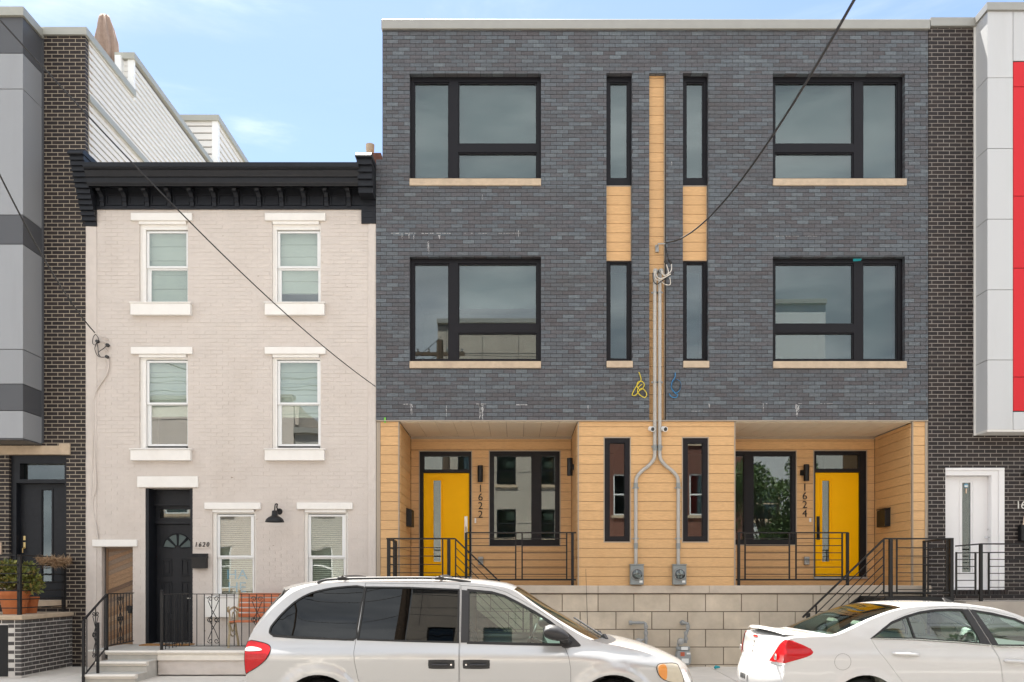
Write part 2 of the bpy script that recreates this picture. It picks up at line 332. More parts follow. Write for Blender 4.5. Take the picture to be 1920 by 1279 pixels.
def brickwork(parent, cells, y, mat_, depth=.1, jit=.0015, keep=300, name='brick'):
    cells = sorted(cells, key=lambda c: abs((c[0]+c[1])/2) + abs((c[2]+c[3])/2 - CZ) - 40 * (c[1]-c[0] > .15))
    big = cells[:keep]; rest = MB()
    for a, b, c, d in big: ubox(name, a, b, y + random.uniform(-jit, jit), y + depth, c, d, mat_, parent)
    for a, b, c, d in cells[keep:]: rest.box(a, b, y + random.uniform(-jit, jit), y + depth, c, d)
    if rest.v: tag(rest.build('brick_courses', mat_, parent), kind='stuff')
# ================================================================== SETTING
ZR = -.21                                                # road level below the pavement at the facades
def sheet(name, x0, x1, y0, y1, z, m): return MB().add([(x0,y0,z),(x1,y0,z),(x1,y1,z),(x0,y1,z)], [(0,1,2,3)]).build(name, m)
tag(sheet('ground', -600, 600, -600, 600, -.30, M['earth']), kind='structure')
tag(sheet('road', -60, 60, -14.6, -3.55, ZR, M['asphalt']), kind='structure')
def pavement(name, ya, yb, za, zb):
    base = MB().prism([(ya, za - .012), (yb, zb - .012), (yb, -.29), (ya, -.29)], -60, 60, 'x').build(name, M['block_joint']); tag(base, kind='structure')
    n = 2
    for r in range(n):
        for k in range(-7, 8):
            x0 = k * 1.5 + .35; f0, f1 = r / n, (r + 1) / n
            y0, y1 = ya + (yb - ya) * f0, ya + (yb - ya) * f1; z0, z1 = za + (zb - za) * f0, za + (zb - za) * f1
            s = .006 if y1 > y0 else -.006
            MB().prism([(y0 + s, z0), (y1 - s, z1), (y1 - s, z1 - .05), (y0 + s, z0 - .05)], x0 + .006, x0 + 1.494, 'x').build('paving_slab', M['sidewalk'], base)
pavement('pavement', 0, -3.38, 0, -.06)
pavement('pavement_opposite', -20, -14.78, 0, -.06)
for nm, a, b in (('kerb', -3.55, -3.39), ('kerb_opposite', -14.77, -14.6)):
    tag(MB().box(-60, 60, a, b, -.28, -.055).build(nm, M['concrete'], bevel=.015), kind='structure')
tag(MB().add([(x, y, ZR + .004) for x, y in ((-40,-9.15),(40,-9.15),(40,-9.03),(-40,-9.03))], [(0,1,2,3)]).build('road_marking', M['marking']), kind='structure')

# ================================================================== NEW CHARCOAL BRICK BUILDING (two houses)
NB = thing('row_house', 'three-storey charcoal brick double house with two yellow doors and tan cladding', 'house', (2.4, 0, 0))
XL, XLt, XR = X(705), X(717), X(1740)
ZB, ZT, ZS = Z(788), Z(57), Z(299)
YD = .108                                                # how far the windows sit back
bigL = (X(768), X(1014.5)); bigR = (X(1449), X(1697))
nL = (X(1137), X(1185)); nR = (X(1280.5), X(1328)); strip = (X(1217.5), X(1249))
f3, f2 = (Z(349), Z(138)), (Z(691), Z(481))
op = [(*bigL, *f3), (*bigL, *f2), (*bigR, *f3), (*bigR, *f2), (*nL, Z(690), Z(137)), (*nR, Z(690), Z(137)), (*strip, ZB - .1, Z(137))]
cells = courses(XL, XR, ZB, ZS, .0682, .2037, .008, op) + courses(XLt, XR, ZS, ZT, .0682, .2037, .008, op, ZB)
brickwork(NB, cells, 0, M['char_brick'])
opx = [(a-.005, b+.005, c-.005, d+.005) for a, b, c, d in op]
wb = MB().slab(XL + .004, XR - .004, ZB + .004, ZS, .007, .24, opx).slab(XLt + .004, XR - .004, ZS, ZT, .007, .24, opx)
wb.build('wall', M['char_mortar'], NB)
# shell behind: side walls, rear, roof, floors
sh = MB(); YB = 11
sh.box(XLt + .01, XLt + .25, .25, YB, 0, ZT - .05); sh.box(XR - .26, XR - .01, .25, YB, 0, ZT - .05); sh.box(XLt, XR, YB, YB + .25, 0, ZT)
sh.box(XLt + .25, XR - .26, .25, YB, ZT - .35, ZT - .1)
for zf in (4.33, 7.45): sh.box(XLt + .25, XR - .26, .25, YB, zf, zf + .25)
sh.box(2.2, 2.45, .3, YB, 1.5, ZT - .4); sh.box(XLt + .25, XR - .26, 4.2, 4.3, 1.5, ZT - .4)
sh.build('shell', M['interior'], NB)
# parapet coping
MB().box(X(715.5), X(1742), -.045, .4, Z(56.5), Z(39)).build('coping', M['cap'], NB, bevel=.006)
MB().box(XL + .01, XR - .004, -.018, .3, ZB - .02, ZB - .002).build('lintel_flashing', M['trim_tan'], NB)
def pane_window(par, name, fr, panes, y, fm, gm, depth=.09, sash=.022, shade=None, shade_y=.16, glassy=.045):
    """frame mesh with openings, a sash ring and a pane of glass in each"""
    f = MB().slab(fr[0], fr[1], fr[2], fr[3], y, y + depth, panes).build(name, fm, par)
    for a, b, c, d in panes:
        MB().slab(a - .002, b + .002, c - .002, d + .002, y + .018, y + .055, [(a + sash, b - sash, c + sash, d - sash)]).build('sash', fm, f)
        ubox('pane', a + .003, b - .003, y + glassy, y + glassy + .006, c + .003, d - .003, gm, f)
    if shade: ubox('roller_shade', fr[0] + .03, fr[1] - .03, y + shade_y, y + shade_y + .006, fr[2] + .02, fr[3] - .02, shade, f)
    return f
y = YD
def rc(a, b, c, d, yy=YD, e=.012): return (X(a, yy) - e, X(b, yy) + e, Z(d, yy) - e, Z(c, yy) + e)
for k, (fl, ps) in enumerate(((f3, ((777,841,155,334),(860,1006,155,269),(860,1006,287,334))), (f2, ((777,841,495,673.5),(860,1006,495,607),(860,1006,625,673.5))))):
    sill_top = Z(336 if k == 0 else 678)
    for bx_, mir in ((bigL, False), (bigR, True)):
        pp = [rc(*q) for q in ps]
        if mir: pp = [(bigL[1] + bigR[0] - q[1], bigL[1] + bigR[0] - q[0], q[2], q[3]) for q in pp]
        wi = pane_window(NB, 'window', (bx_[0], bx_[1], sill_top, fl[1]), pp, YD, M['bronze'], M['glass'], shade=M['shade'] if k == 0 else None)
        if k == 1 and not mir: ubox('roller_shade', bx_[0] + .8, bx_[1] - .03, YD + .16, YD + .166, sill_top + 1.0, fl[1] - .02, M['shade'], wi)
        if k == 1 and mir: ubox('roller_shade', bx_[0] + .03, bx_[1] - .03, YD + .30, YD + .306, sill_top + .02, fl[1] - .02, M['shade'], wi)
        MB().box(bx_[0] + .002, bx_[1] - .002 + (.02 if mir else 0), -.03, YD + .02, fl[0] + .002, sill_top).build('sill', M['stone_sill'], wi, bevel=.004)
for (a, b), pa, pb in ((nL, 1144, 1176.5), (nR, 1287, 1318.5)):
    w3_ = pane_window(NB, 'window', (a, b, Z(343.5), Z(137)), [rc(pa, pb, 155, 334)], YD, M['bronze'], M['glass'], shade=M['shade'])
    w2_ = pane_window(NB, 'window', (a, b, Z(677.5), Z(486)), [rc(pa, pb, 494, 673)], YD, M['bronze'], M['glass'], shade=M['shade'], shade_y=.5)
    MB().box(a + .002, b + .012, -.03, YD + .02, Z(690) + .002, Z(677.5)).build('sill', M['stone_sill'], w2_, bevel=.004)
def boards(par, x0, x1, z0, z1, y0, y1, holes=(), H=.1625, zr=None, axis='x', m=None, name='board', g=.007):
    """horizontal cladding boards, one object each, cut round openings"""
    m = m or M['tan']; zr = Z(1098) if zr is None else zr
    i = math.floor((z0 - zr) / H)
    while zr + i * H < z1 - .012:
        a, b = max(zr + i * H, z0), min(zr + (i + 1) * H - g, z1)
        zs = sorted({a, b, *[h[k] for h in holes for k in (2, 3) if a + .01 < h[k] < b - .01]})
        for c, d in zip(zs, zs[1:]):
            mm = (c + d) / 2
            for s, e in subtract(x0, x1, [(h[0], h[1]) for h in holes if h[2] < mm < h[3]]):
                if d - c > .006:
                    if axis == 'x': ubox(name, s, e, y0, y1, c, d, m, par)
                    else: ubox(name, y0, y1, s, e, c, d, m, par)
        i += 1
# tan strips in the brick
bk = MB()
for a, b in (nL, nR):
    boards(NB, a + .012, b - .012, Z(485), Z(343.5) - .02, YD - .02, YD, zr=Z(485)); bk.box(a, b, YD + .001, YD + .03, Z(486), Z(343.5))
    MB().slab(a + .001, b - .001, Z(485.5), Z(343.8), YD - .025, YD + .005, [(a + .013, b - .013, Z(485), Z(345.5))]).build('cladding_trim', M['trim_tan'], NB)
a, b = strip
boards(NB, a + .004, b - .026, ZB - .02, Z(137), YD - .02, YD, zr=ZB - .02); bk.box(a, b, YD + .001, YD + .03, ZB - .1, Z(137))
MB().box(b - .025, b - .006, YD - .03, YD, ZB - .02, Z(137)).build('cladding_trim', M['trim_tan'], NB)
# ground floor
ZP = Z(1098); YP = 1.52; ZF = Z(790)                      # porch floor, porch depth, soffit height
pL = (X(748.5), X(1083.5)); pR = (X(1379), X(1711))
YC = .035
gw = [(X(1131.5,YC), X(1182.5,YC), Z(1017.5,YC), Z(820,YC)), (X(1278,YC), X(1328.5,YC), Z(1017.5,YC), Z(820,YC))]
boards(NB, pL[1] + .02, pR[0] - .02, ZP, ZB - .022, YC - .02, YC, gw)
bk.slab(pL[1] + .02, pR[0] - .02, ZP, ZB - .02, YC + .001, YC + .1, gw)
for a, b in ((pL[1], pL[1] + .02), (pR[0] - .02, pR[0])): MB().box(a, b, YC - .03, YC + .03, ZP, ZB - .022).build('cladding_trim', M['trim_tan'], NB)
for i, (a, b, c, d) in enumerate(gw):
    MB().slab(a, b, c, d, YC - .028, YC + .02, [(a + .017, b - .017, c + .017, d - .017)]).build('cladding_trim', M['trim_tan'], NB)
    fw = (a + .018, b - .018, c + .018, d - .018)
    pane_window(NB, 'window', fw, [(fw[0] + .08, fw[1] - .08, fw[2] + .08, fw[3] - .08)], YC - .012, M['bronze'], M['glass'], sash=.012)
posts = ((X(711), pL[0], 0), (pR[1], X(1737), 1))
for a, b, s in posts:
    boards(NB, a + .02, b - .02, ZP, ZB - .022, YC - .02, YC); bk.box(a + .01, b - .01, YC + .001, YC + .15, ZP, ZB - .02)
    for c in ((a, a + .018), (b - .018, b)): MB().box(*c, YC - .03, YC + .03, ZP, ZB - .022).build('cladding_trim', M['trim_tan'], NB)
def P(px, py): return X(px, YP), Z(py, YP)
def R(a, b, c, d): return (X(a, YP), X(b, YP), Z(d, YP), Z(c, YP))
door1, win1 = R(785.5, 885.5, 845.5, 1083.5), R(916.5, 1051, 845, 1024.5)
# the right porch: door to the right, window to the left
door2, win2 = R(1524, 1625, 844.5, 1083.5), R(1360, 1493, 845, 1023)
for (x0, x1), dr, wn_, nm in ((pL, door1, win1, 0), (pR, door2, win2, 1)):
    hol = [dr, wn_]
    boards(NB, x0 + .02, x1 - .02, ZP, ZF - .03, YP - .02, YP, hol); bk.slab(x0, x1, ZP, ZF, YP + .001, YP + .1, hol)
    for xx, sg in ((x0, 1), (x1, -1)):
        boards(NB, YC + .03, YP - .025, ZP, ZF - .03, xx - .01 if sg > 0 else xx - .012, xx + .012 if sg > 0 else xx + .01, axis='y')
        bk.box(xx - .05 if sg > 0 else xx + .011, xx - .011 if sg > 0 else xx + .05, YC + .15, YP + .1, ZP, ZF)
    n = 10; ww = (x1 - x0 - .02) / n
    for k in range(n): ubox('soffit_board', x0 + .01 + k * ww + .003, x0 + .01 + (k + 1) * ww - .003, .03, YP - .03, ZF - .012, ZF, M['soffit'], NB)
    bk.box(x0, x1, .02, YP + .1, ZF + .001, ZF + .06)
    MB().box(x0 + .012, x1 - .012, YP - .035, YP - .018, ZF - .055, ZF - .013).build('soffit_trim', M['trim_tan'], NB)
    for q in hol: MB().slab(*q, YP - .03, YP + .01, [(q[0] + .016, q[1] - .016, q[2] + (.016 if q is wn_ else 0), q[3] - .016)]).build('cladding_trim', M['trim_tan'], NB)
    a, b, c, d = (wn_[0] + .017, wn_[1] - .017, wn_[2] + .017, wn_[3] - .017)
    ps = [R(925, 997.5, 854.5, 1013), R(1014, 1042, 854.5, 1013)] if nm == 0 else [R(1368, 1395.5, 854, 1013), R(1412, 1484, 854, 1013)]
    pane_window(NB, 'window', (a, b, c, d), ps, YP - .012, M['bronze'], M['glass'], sash=.014)
    # door: frame, transom, leaf with narrow light
    a, b, c, d = (dr[0] + .017, dr[1] - .017, dr[2], dr[3] - .017)
    lf = R(794, 879.5, 887, 1080) if nm == 0 else R(1529, 1611, 886, 1080)
    tr_ = R(795.5, 879, 855.5, 880.5) if nm == 0 else R(1530, 1611, 853, 879)
    fr = MB().slab(a, b, c, d, YP - .015, YP + .10, [(lf[0] - .006, lf[1] + .006, c + .02, lf[3] + .006), tr_]).build('door_frame', M['bronze'], NB)
    ubox('pane', *tr_[:2], YP + .03, YP + .036, *tr_[2:], M['glass'], fr)
    lt = R(812, 827, 900, 1054) if nm == 0 else R(1542, 1556.5, 900.5, 1053.5)
    dy = YP + .03
    df = MB().slab(*lf, dy, dy + .045, [lt]).build('door', M['yellow'], NB); df['label'] = 'yellow front door'
    tm = .04; MB().slab(lt[0] - tm, lt[1] + tm, lt[2] - tm, lt[3] + tm, dy - .010, dy, [(lt[0] - .028, lt[1] + .028, lt[2] - .028, lt[3] + .028)]).build('light_moulding', M['yellow'], df, bevel=.003)
    MB().slab(lt[0] - .008, lt[1] + .008, lt[2] - .008, lt[3] + .008, dy - .006, dy + .01, [(lt[0] + .006, lt[1] - .006, lt[2] + .006, lt[3] - .006)]).build('light_frame', M['yellow'], df)
    ubox('pane', *lt[:2], dy + .02, dy + .026, *lt[2:], M['glass'], df)
    hx = lf[1] - .06 if nm == 0 else lf[0] + .06
    hm = M['nickel'] if nm == 0 else M['black_metal']
    MB().box(hx - .03, hx + .03, dy - .012, dy, ZP + .62 + .25, ZP + 1.32).box(hx - .02, hx + .02, dy - .02, dy - .011, ZP + 1.18, ZP + 1.27).tube([(hx, dy - .01, ZP + .90), (hx, dy - .06, ZP + .93), (hx, dy - .06, ZP + 1.08), (hx, dy - .01, ZP + 1.12)], .012).build('handle', hm, df)
    MB().box(a - .01, b + .01, YP - .06, YP + .09, c - .02, c + .018).build('threshold', M['galv'], fr)
    box('door_bell', *( (X(890,YP), X(893,YP)) if nm == 0 else (X(1516,YP), X(1519.5,YP)) ), YP - .05, YP - .02, Z(981 if nm == 0 else 979, YP), Z(972, YP), M['white_plastic'], NB)
for a, b in ((X(705.5), X(711) - .001), (X(1737) + .001, X(1741))): MB().box(a, b, YC - .02, .3, ZP, ZB - .022).build('corner_trim', M['trim_tan'], NB)
bk.build('cladding_backing', M['tan_dark'], NB)
# porch slab and block plinth
XS0, XS1 = XL, X(1745)
for k in range(5):
    a = XS0 + (XS1 - XS0) * k / 5; b = XS0 + (XS1 - XS0) * (k + 1) / 5
    MB().box(a + .002, b - .002, -.035, YP + .2, ZP - .135, ZP).build('porch_slab', M['slab'], NB, bevel=.008)
zb0 = Z(1246); H = (ZP - .14 - zb0) / 4
for r in range(-1, 4):
    z0_, z1_ = zb0 + r * H, zb0 + (r + 1) * H - .013
    if r == -1: z0_ = -.03
    k = -8; sh_ = X(1244.5) % .6225 + (.311 if r % 2 else 0) - .2
    while k * .6225 + sh_ < XS1:
        a, b = max(k * .6225 + sh_, XS0), min((k + 1) * .6225 + sh_ - .013, XS1 - .06)
        if b - a > .03: MB().box(a, b, 0 + random.uniform(-.002, .002), .15, z0_, z1_).build('concrete_block', M['block'], NB, bevel=.004)
        k += 1
MB().box(XS0 + .005, XS1 - .065, .014, .3, -.05, ZP - .136).build('plinth', M['block_joint'], NB)
# lime runs on the brick
ef = MB()
def run(px, y0, y1, wd):
    n = 9; rng = random.Random(px)
    for q in range(max(1, int(wd / 2.5))):
        cx = px + rng.uniform(-wd, wd) * .35; top = y0 + rng.uniform(0, 3); bot = top + (y1 - y0) * rng.uniform(.5, 1)
        L1, R1 = [], []
        for i in range(n + 1):
            yy = top + (bot - top) * i / n; hw = wd * .22 * (1 - .75 * i / n) * rng.uniform(.45, 1.3); dx = rng.uniform(-.6, .6)
            L1.append((X(cx - hw + dx), -.004, Z(yy))); R1.append((X(cx + hw + dx), -.004, Z(yy)))
        ef.add(L1 + R1, [(i, i + 1, n + 2 + i, n + 1 + i) for i in range(n)])
def line(p0, p1, yy, th=1.0):
    rng = random.Random(p0); px = p0
    while px < p1:
        w_ = rng.uniform(2, 9)
        if rng.random() < .72: ef.box(X(px), X(px + w_), -.004, 0, Z(yy + th * rng.uniform(.3, .8)), Z(yy - th * rng.uniform(.2, .6)))
        px += w_ + rng.uniform(0, 3)
for q in ((771,758,786,5),(837,759,783,4),(903,757,787,10),(1495,757,782,9),(803,452,476,5),(753,438,450,4),(768,438,448,4),(776,438,450,4),(823,438,447,5),(973,432,450,4),(904,362,378,4),(1102,760,772,4),(1431,757,772,4),(1330,757,763,5),(1260,302,312,3)): run(*q)
line(733, 850, 437.5); line(870, 975, 437.5, .7); line(756, 770, 758, 1.2); line(893, 912, 757.5); line(968, 988, 759, 1.2); line(1296, 1340, 771, .7); line(1325, 1337, 757, 1.2); line(1428, 1445, 757, 1.1); line(1480, 1502, 757, .7); line(1630, 1640, 757, 1); line(1702, 1712, 757, 1); line(1538, 1560, 757, .6); line(1455, 1530, 443, .5)
ef.build('efflorescence', M['white_stain'], NB)
box('tape_scrap', X(720.5), X(723.5), -.012, -.003, Z(793), Z(783), M['tape_green'], NB)
MB().add([(X(1600,.1), YD-.004, Z(490,.1)), (X(1614,.1), YD-.004, Z(489,.1)), (X(1617,.1), YD-.004, Z(484.5,.1)), (X(1599.5,.1), YD-.004, Z(484.5,.1))], [(0,1,2,3)]).build('tape_scrap', M['tape_teal'], NB)

# ================================================================== BEIGE HOUSE 1620
OH = thing('row_house', 'three-storey beige painted brick house with black cornice and black door', 'house', (-5, 0, 0))
Y0 = .03
hx0, hx1, hzT = X(155), X(704.5), Z(388)
wins = []                                                # frame outer rects in px
rows = ((414, 568, 434, 496, 503, 564), (664, 842.5, 678, 753, 758, 831))
ops = []
for t0, s0, u0, u1, l0, l1 in rows:
    for fx0, fx1, gx0, gx1 in ((260, 351, 276.5, 346.5), (509, 601, 523, 594)): ops.append((X(fx0), X(fx1), Z(s0), Z(t0)))
for fx0, fx1 in ((397, 479), (569, 652)): ops.append((X(fx0), X(fx1), Z(1118), Z(955)))
dop = (X(271), X(360), .39, Z(915)); cop = (X(189), X(247.5), .02, Z(1025.5))
ops += [dop, cop]
q0, q1 = X(180), X(690)
cells = courses(q0, q1, .39, hzT, .0682, .2037, .008, ops)
brickwork(OH, cells, Y0, M['beige'], jit=.0022)
MB().slab(hx0, hx1, 0, hzT + .5, Y0 + .0035, Y0 + .28, [(a - .004, b + .004, c - .004, d + .004) for a, b, c, d in ops]).build('wall', M['beige'], OH)
# stucco edge strips
for a, b in ((hx0, q0), (q1, hx1)):
    m = MB(); n = 90; nx = 6; rng = random.Random(3)
    zt = Z(424) if a == hx0 else Z(419)
    hl = [h for h in ops if h[0] < b and h[1] > a]
    V = [[(a + (b - a) * i / nx, Y0 - .012 - .012 * rng.random() * (0 < i < nx), zt * k / n) for i in range(nx + 1)] for k in range(n + 1)]
    m.add([p for r in V for p in r], [(k*(nx+1)+i, k*(nx+1)+i+1, (k+1)*(nx+1)+i+1, (k+1)*(nx+1)+i) for k in range(n) for i in range(nx)])
    m.box(a, b, Y0 - .008, Y0 + .02, 0, zt).build('stucco_edge', M['beige_stucco'], OH, smooth='all')
sh = MB(); sh.box(hx0, hx0 + .2, .32, 9, 0, hzT + .3); sh.box(hx1 - .2, hx1 - .01, .32, 9, 0, hzT + .3); sh.box(hx0, hx1 - .01, 9, 9.2, 0, hzT + .3); sh.box(hx0 + .2, hx1 - .2, .32, 9, hzT + .1, hzT + .25)
for zf in (3.2, 5.75): sh.box(hx0 + .2, hx1 - .2, .32, 9, zf, zf + .2)
sh.box(hx0 + .2, hx1 - .2, 2.6, 2.7, 0, hzT); sh.build('shell', M['interior'], OH)
def hung(fr, up, lo, lint, sill, kind, hang=1.0):
    """white double-hung sash window with lintel and sill box"""
    a, b, c, d = fr; y = Y0 + .035
    g0 = min(up[0], lo[0]) - .05; g1 = max(up[1], lo[1]) + .045
    o = MB().slab(a, b, c, d, y, y + .07, [(g0, g1, c + .03, up[3] + .05)]).build('window', M['white_trim'], OH)
    MB().slab(a + .055, b - .035, c + .02, d - .11, y - .022, y, [(g0 + .004, g1 - .004, c + .034, up[3] + .046)]).build('moulding', M['white_trim'], o, bevel=.004)
    for (p, yy, nm) in ((up, y + .012, 'upper_sash'), (lo, y + .040, 'lower_sash')):
        MB().slab(g0 + .002, g1 - .002, p[2] - .035, p[3] + .035, yy, yy + .026, [p]).build(nm, M['vinyl'], o, bevel=.003)
        ubox('pane', p[0] - .01, p[1] + .01, yy + .010, yy + .015, p[2] - .01, p[3] + .01, M['glass_green'], o)
    MB().box(*lint[:2], Y0 - .045, Y0 + .05, *lint[2:]).build('lintel', M['white_trim'], o, bevel=.006)
    MB().box(lint[0] + .13, lint[1] - .12, Y0 - .015, Y0 + .05, lint[2] - .05, lint[2] - .001).build('lintel_bed', M['white_trim'], o)
    if sill:
        s0, s1, s2, s3 = sill
        MB().box(s0, s1, Y0 - .085, Y0 + .05, s2, s3 - .022).box(s0 - .015, s1 + .015, Y0 - .10, Y0 + .06, s3 - .020, s3).build('sill', M['white_trim'], o, bevel=.003)
    yy = y + .10
    if kind == 'shade':
        bot = lo[2] + (up[3] - lo[2]) * (1 - hang); sd = MB(); n = 5; z = up[3] + .04; st = (z - bot) / n
        for k in range(n):
            z1 = z - (k + 1) * st; sd.add([(g0, yy, z - k * st), (g1, yy, z - k * st), (g1, yy - .012, z1 + .012), (g0, yy - .012, z1 + .012), (g1, yy + .006, z1), (g0, yy + .006, z1)], [(0,1,2,3),(3,2,4,5)])
        sd.build('fabric_shade', M['shade_pale'], o)
    else:
        z = up[3] + .03; k = 0
        while z > lo[2] - .05:
            m_ = M['blind_tan'] if z > lo[3] + .02 else M['blind']
            b_ = MB().add([(g0, yy - .012, z - .012), (g1, yy - .012, z - .012), (g1, yy + .012, z + .012), (g0, yy + .012, z + .012)], [(0,1,2,3)]).build('blind_slat', m_, o); z -= .034
    return o
for (t0, s0, u0, u1, l0, l1), lz, sz, hs in zip(rows, ((399.5, 413.7), (650.6, 664)), ((568, 592), (842, 864)), ((1., .86), (.66, .67))):
    for (fx0, fx1, gu0, gu1, gl0, gl1), (lx0, lx1), (sx0, sx1), hg in zip(((260, 351, 276.5, 346, 279, 347), (509, 601, 523, 593, 525, 594)), ((245.5, 360.5), (496.5, 610.5)), ((247, 359), (498, 609)), hs):
        hung((X(fx0), X(fx1), Z(s0), Z(t0)), (X(gu0), X(gu1), Z(u1), Z(u0)), (X(gl0), X(gl1), Z(l1), Z(l0)), (X(lx0), X(lx1), Z(lz[1]), Z(lz[0])), (X(sx0), X(sx1), Z(sz[1]), Z(sz[0])), 'shade', hg)
for (fx0, fx1, gx0, gx1, lx0, lx1) in ((397, 479, 409.5, 468, 383.5, 488.5), (569, 652, 581, 640, 556.5, 661)):
    o = hung((X(fx0), X(fx1), Z(1118), Z(955)), (X(gx0), X(gx1), Z(1041.5), Z(968)), (X(gx0 + 2), X(gx1 + 2), Z(1114), Z(1048)), (X(lx0), X(lx1), Z(955), Z(942.5)), (X(lx0 + 3), X(lx1 - 3), Z(1157), Z(1118)), 'blind')
    if fx0 == 397:
        for k, (tx, zz, mm) in enumerate((('HA', 1086, 'print_blue'), ('HE', 1110, 'print_blue'))):
            text_mesh('window_lettering', tx, .17, (X(440), Y0 + .088, Z(zz)), M[mm], o, depth=.001, sx=1.1)
# entrance door, set back in the wall
YDr = Y0 + .33
dx0, dx1 = dop[0], dop[1]
MB().box(X(256.7), X(371), Y0 - .03, Y0 + .05, Z(914), Z(893)).build('lintel', M['white_trim'], OH, bevel=.008)
fr = MB().box(dx0 + .002, dx0 + .05, Y0 + .02, YDr + .05, .39, Z(915)).box(dx1 - .05, dx1 - .002, Y0 + .02, YDr + .05, .39, Z(915)).box(dx0 + .05, dx1 - .05, YDr - .06, YDr + .05, Z(941), Z(916)).box(dx0 + .05, dx1 - .05, YDr - .09, YDr + .05, Z(945.5), Z(941)).box(dx0 + .05, dx1 - .05, YDr - .05, YDr + .05, Z(980), Z(974)).build('door_frame', M['black_paint'], OH)
MB().slab(dx0 + .05, dx1 - .05, Z(974), Z(945.5), YDr - .02, YDr + .03, [(dx0 + .12, dx1 - .10, Z(969), Z(952))]).build('transom_frame', M['black_paint'], fr)
ubox('pane', dx0 + .1, dx1 - .08, YDr, YDr + .006, Z(971), Z(950), M['glass'], fr)
lx0, lx1, lz0, lz1 = dx0 + .055, dx1 - .052, .40, Z(981)
fan_c = ((lx0 + lx1) / 2 + .02, lz1 - .42); fan_r = .255
dl = MB()
dl.slab(lx0, lx1, lz0, lz1, YDr, YDr + .045, []).build('door', M['black_paint'], OH)
dl = [o for o in OH.children if o.name.startswith('door') and 'frame' not in o.name][-1]; dl['label'] = 'black panelled front door with fanlight'
for k in range(4):
    a0, a1 = math.pi * k / 4 + .06, math.pi * (k + 1) / 4 - .06
    arc = [(fan_c[0] + fan_r * math.cos(a0 + (a1 - a0) * i / 6), fan_c[1] + fan_r * math.sin(a0 + (a1 - a0) * i / 6)) for i in range(7)]
    inn = [(fan_c[0] + .05 * math.cos(a), fan_c[1] + .05 * math.sin(a)) for a in (a1, a0)]
    MB().prism(arc + inn, YDr - .003, YDr).build('fanlight_pane', M['glass_fan'] if 'glass_fan' in M else M['shade'], dl)
    MB().tube([(p[0], YDr - .006, p[1]) for p in arc + inn + arc[:1]], .011, 6).build('fanlight_bead', M['black_paint'], dl)
pw_ = (lx1 - lx0) / 2
for z0_, z1_ in ((lz0 + .14, lz0 + .42), (lz0 + .50, lz0 + 1.08), (lz0 + 1.17, lz0 + 1.48)):
    for s in (0, 1):
        a = lx0 + .11 + s * (pw_ - .03); b = a + pw_ - .19
        MB().slab(a, b, z0_, z1_, YDr - .012, YDr, [(a + .025, b - .025, z0_ + .025, z1_ - .025)]).box(a + .05, b - .05, YDr - .010, YDr, z0_ + .05, z1_ - .05).build('door_panel', M['black_paint'], dl, bevel=.006)
MB().tube([(lx1 - .06, YDr, lz0 + .78), (lx1 - .06, YDr - .05, lz0 + .78), (lx1 - .15, YDr - .055, lz0 + .78)], .010).build('handle', M['nickel'], dl)
# cellar-way door of diagonal reclaimed boards
MB().box(X(173), X(257), Y0 - .04, Y0 + .05, Z(1025), Z(1012)).build('lintel', M['white_trim'], OH, bevel=.006)
a, b, c, d = cop; yy = Y0 + .12
cd = MB().slab(a + .03, b - .01, c, d, yy - .02, yy + .04, [(a + .06, b - .045, c + .03, d - .03)]).build('alley_door', M['wood_door'], OH); cd['label'] = 'narrow door of diagonal reclaimed boards'
ubox('door_back', a + .03, b - .01, yy + .02, yy + .035, c, d, M['print_black'], cd)
x0_, x1_ = a + .06, b - .045
k = -8
while True:
    zl = c + k * .082; sl = .40 * (x1_ - x0_)
    if zl > d: break
    poly = [(x0_, zl + .0012), (x1_, zl + sl + .0012), (x1_, zl + sl + .0808), (x0_, zl + .0808)]
    bmz = [(px_, min(max(pz, c + .03), d - .03)) for px_, pz in poly]
    if max(p[1] for p in bmz) - min(p[1] for p in bmz) > .01 and (bmz[3][1] - bmz[0][1] + bmz[2][1] - bmz[1][1]) > .004:
        MB().prism(bmz, yy - .008 + random.uniform(-.0015, .0015), yy + .02).build('diagonal_board', M['wood_door'], cd)
    k += 1
MB().box(X(233), X(243), yy - .05, yy - .02, Z(1146), Z(1136)).box(X(236), X(242), yy - .075, yy - .05, Z(1150), Z(1141)).build('hasp', M['black_metal'], cd)
# cornice
def Q(d, py): return (Y0 - d, Z(py, Y0 - d))
cor = MB().prism([(Y0, Z(392)), Q(.03, 392), Q(.03, 386), Q(.012, 384), Q(.012, 352.5), Q(.30, 348.5), Q(.31, 346), Q(.325, 344), Q(.335, 341), Q(.345, 333), Q(.37, 331), Q(.38, 328), Q(.405, 319), Q(.44, 315.5), Q(.445, 313), Q(.465, 312.5), Q(.47, 304), (Y0 + .4, Z(304, -.44) + .02), (Y0 + .4, Z(392))], X(179), X(681), 'x').build('cornice', M['black_paint'], OH)
for k in range(12):
    cx = X(192.5 + k * 42.0); hw = .035
    pr = [Q(.012, 387), Q(.05, 387), Q(.055, 380), Q(.075, 377), Q(.07, 370), Q(.10, 365), Q(.13, 361), Q(.20, 357), Q(.21, 352), (Y0 - .012, Z(353))]
    MB().prism(pr, cx - hw, cx + hw, 'x').build('bracket', M['black_paint'], cor)
for k in range(13):
    a = X(192.5 + (k - 1) * 42.0) + .06; b = a + .27
    a, b = max(a, X(181)), min(b, X(680))
    MB().slab(a, b, Z(384), Z(364), Y0 - .03, Y0 - .010, [(a + .02, b - .02, Z(382), Z(366))]).build('frieze_panel', M['black_paint'], cor)
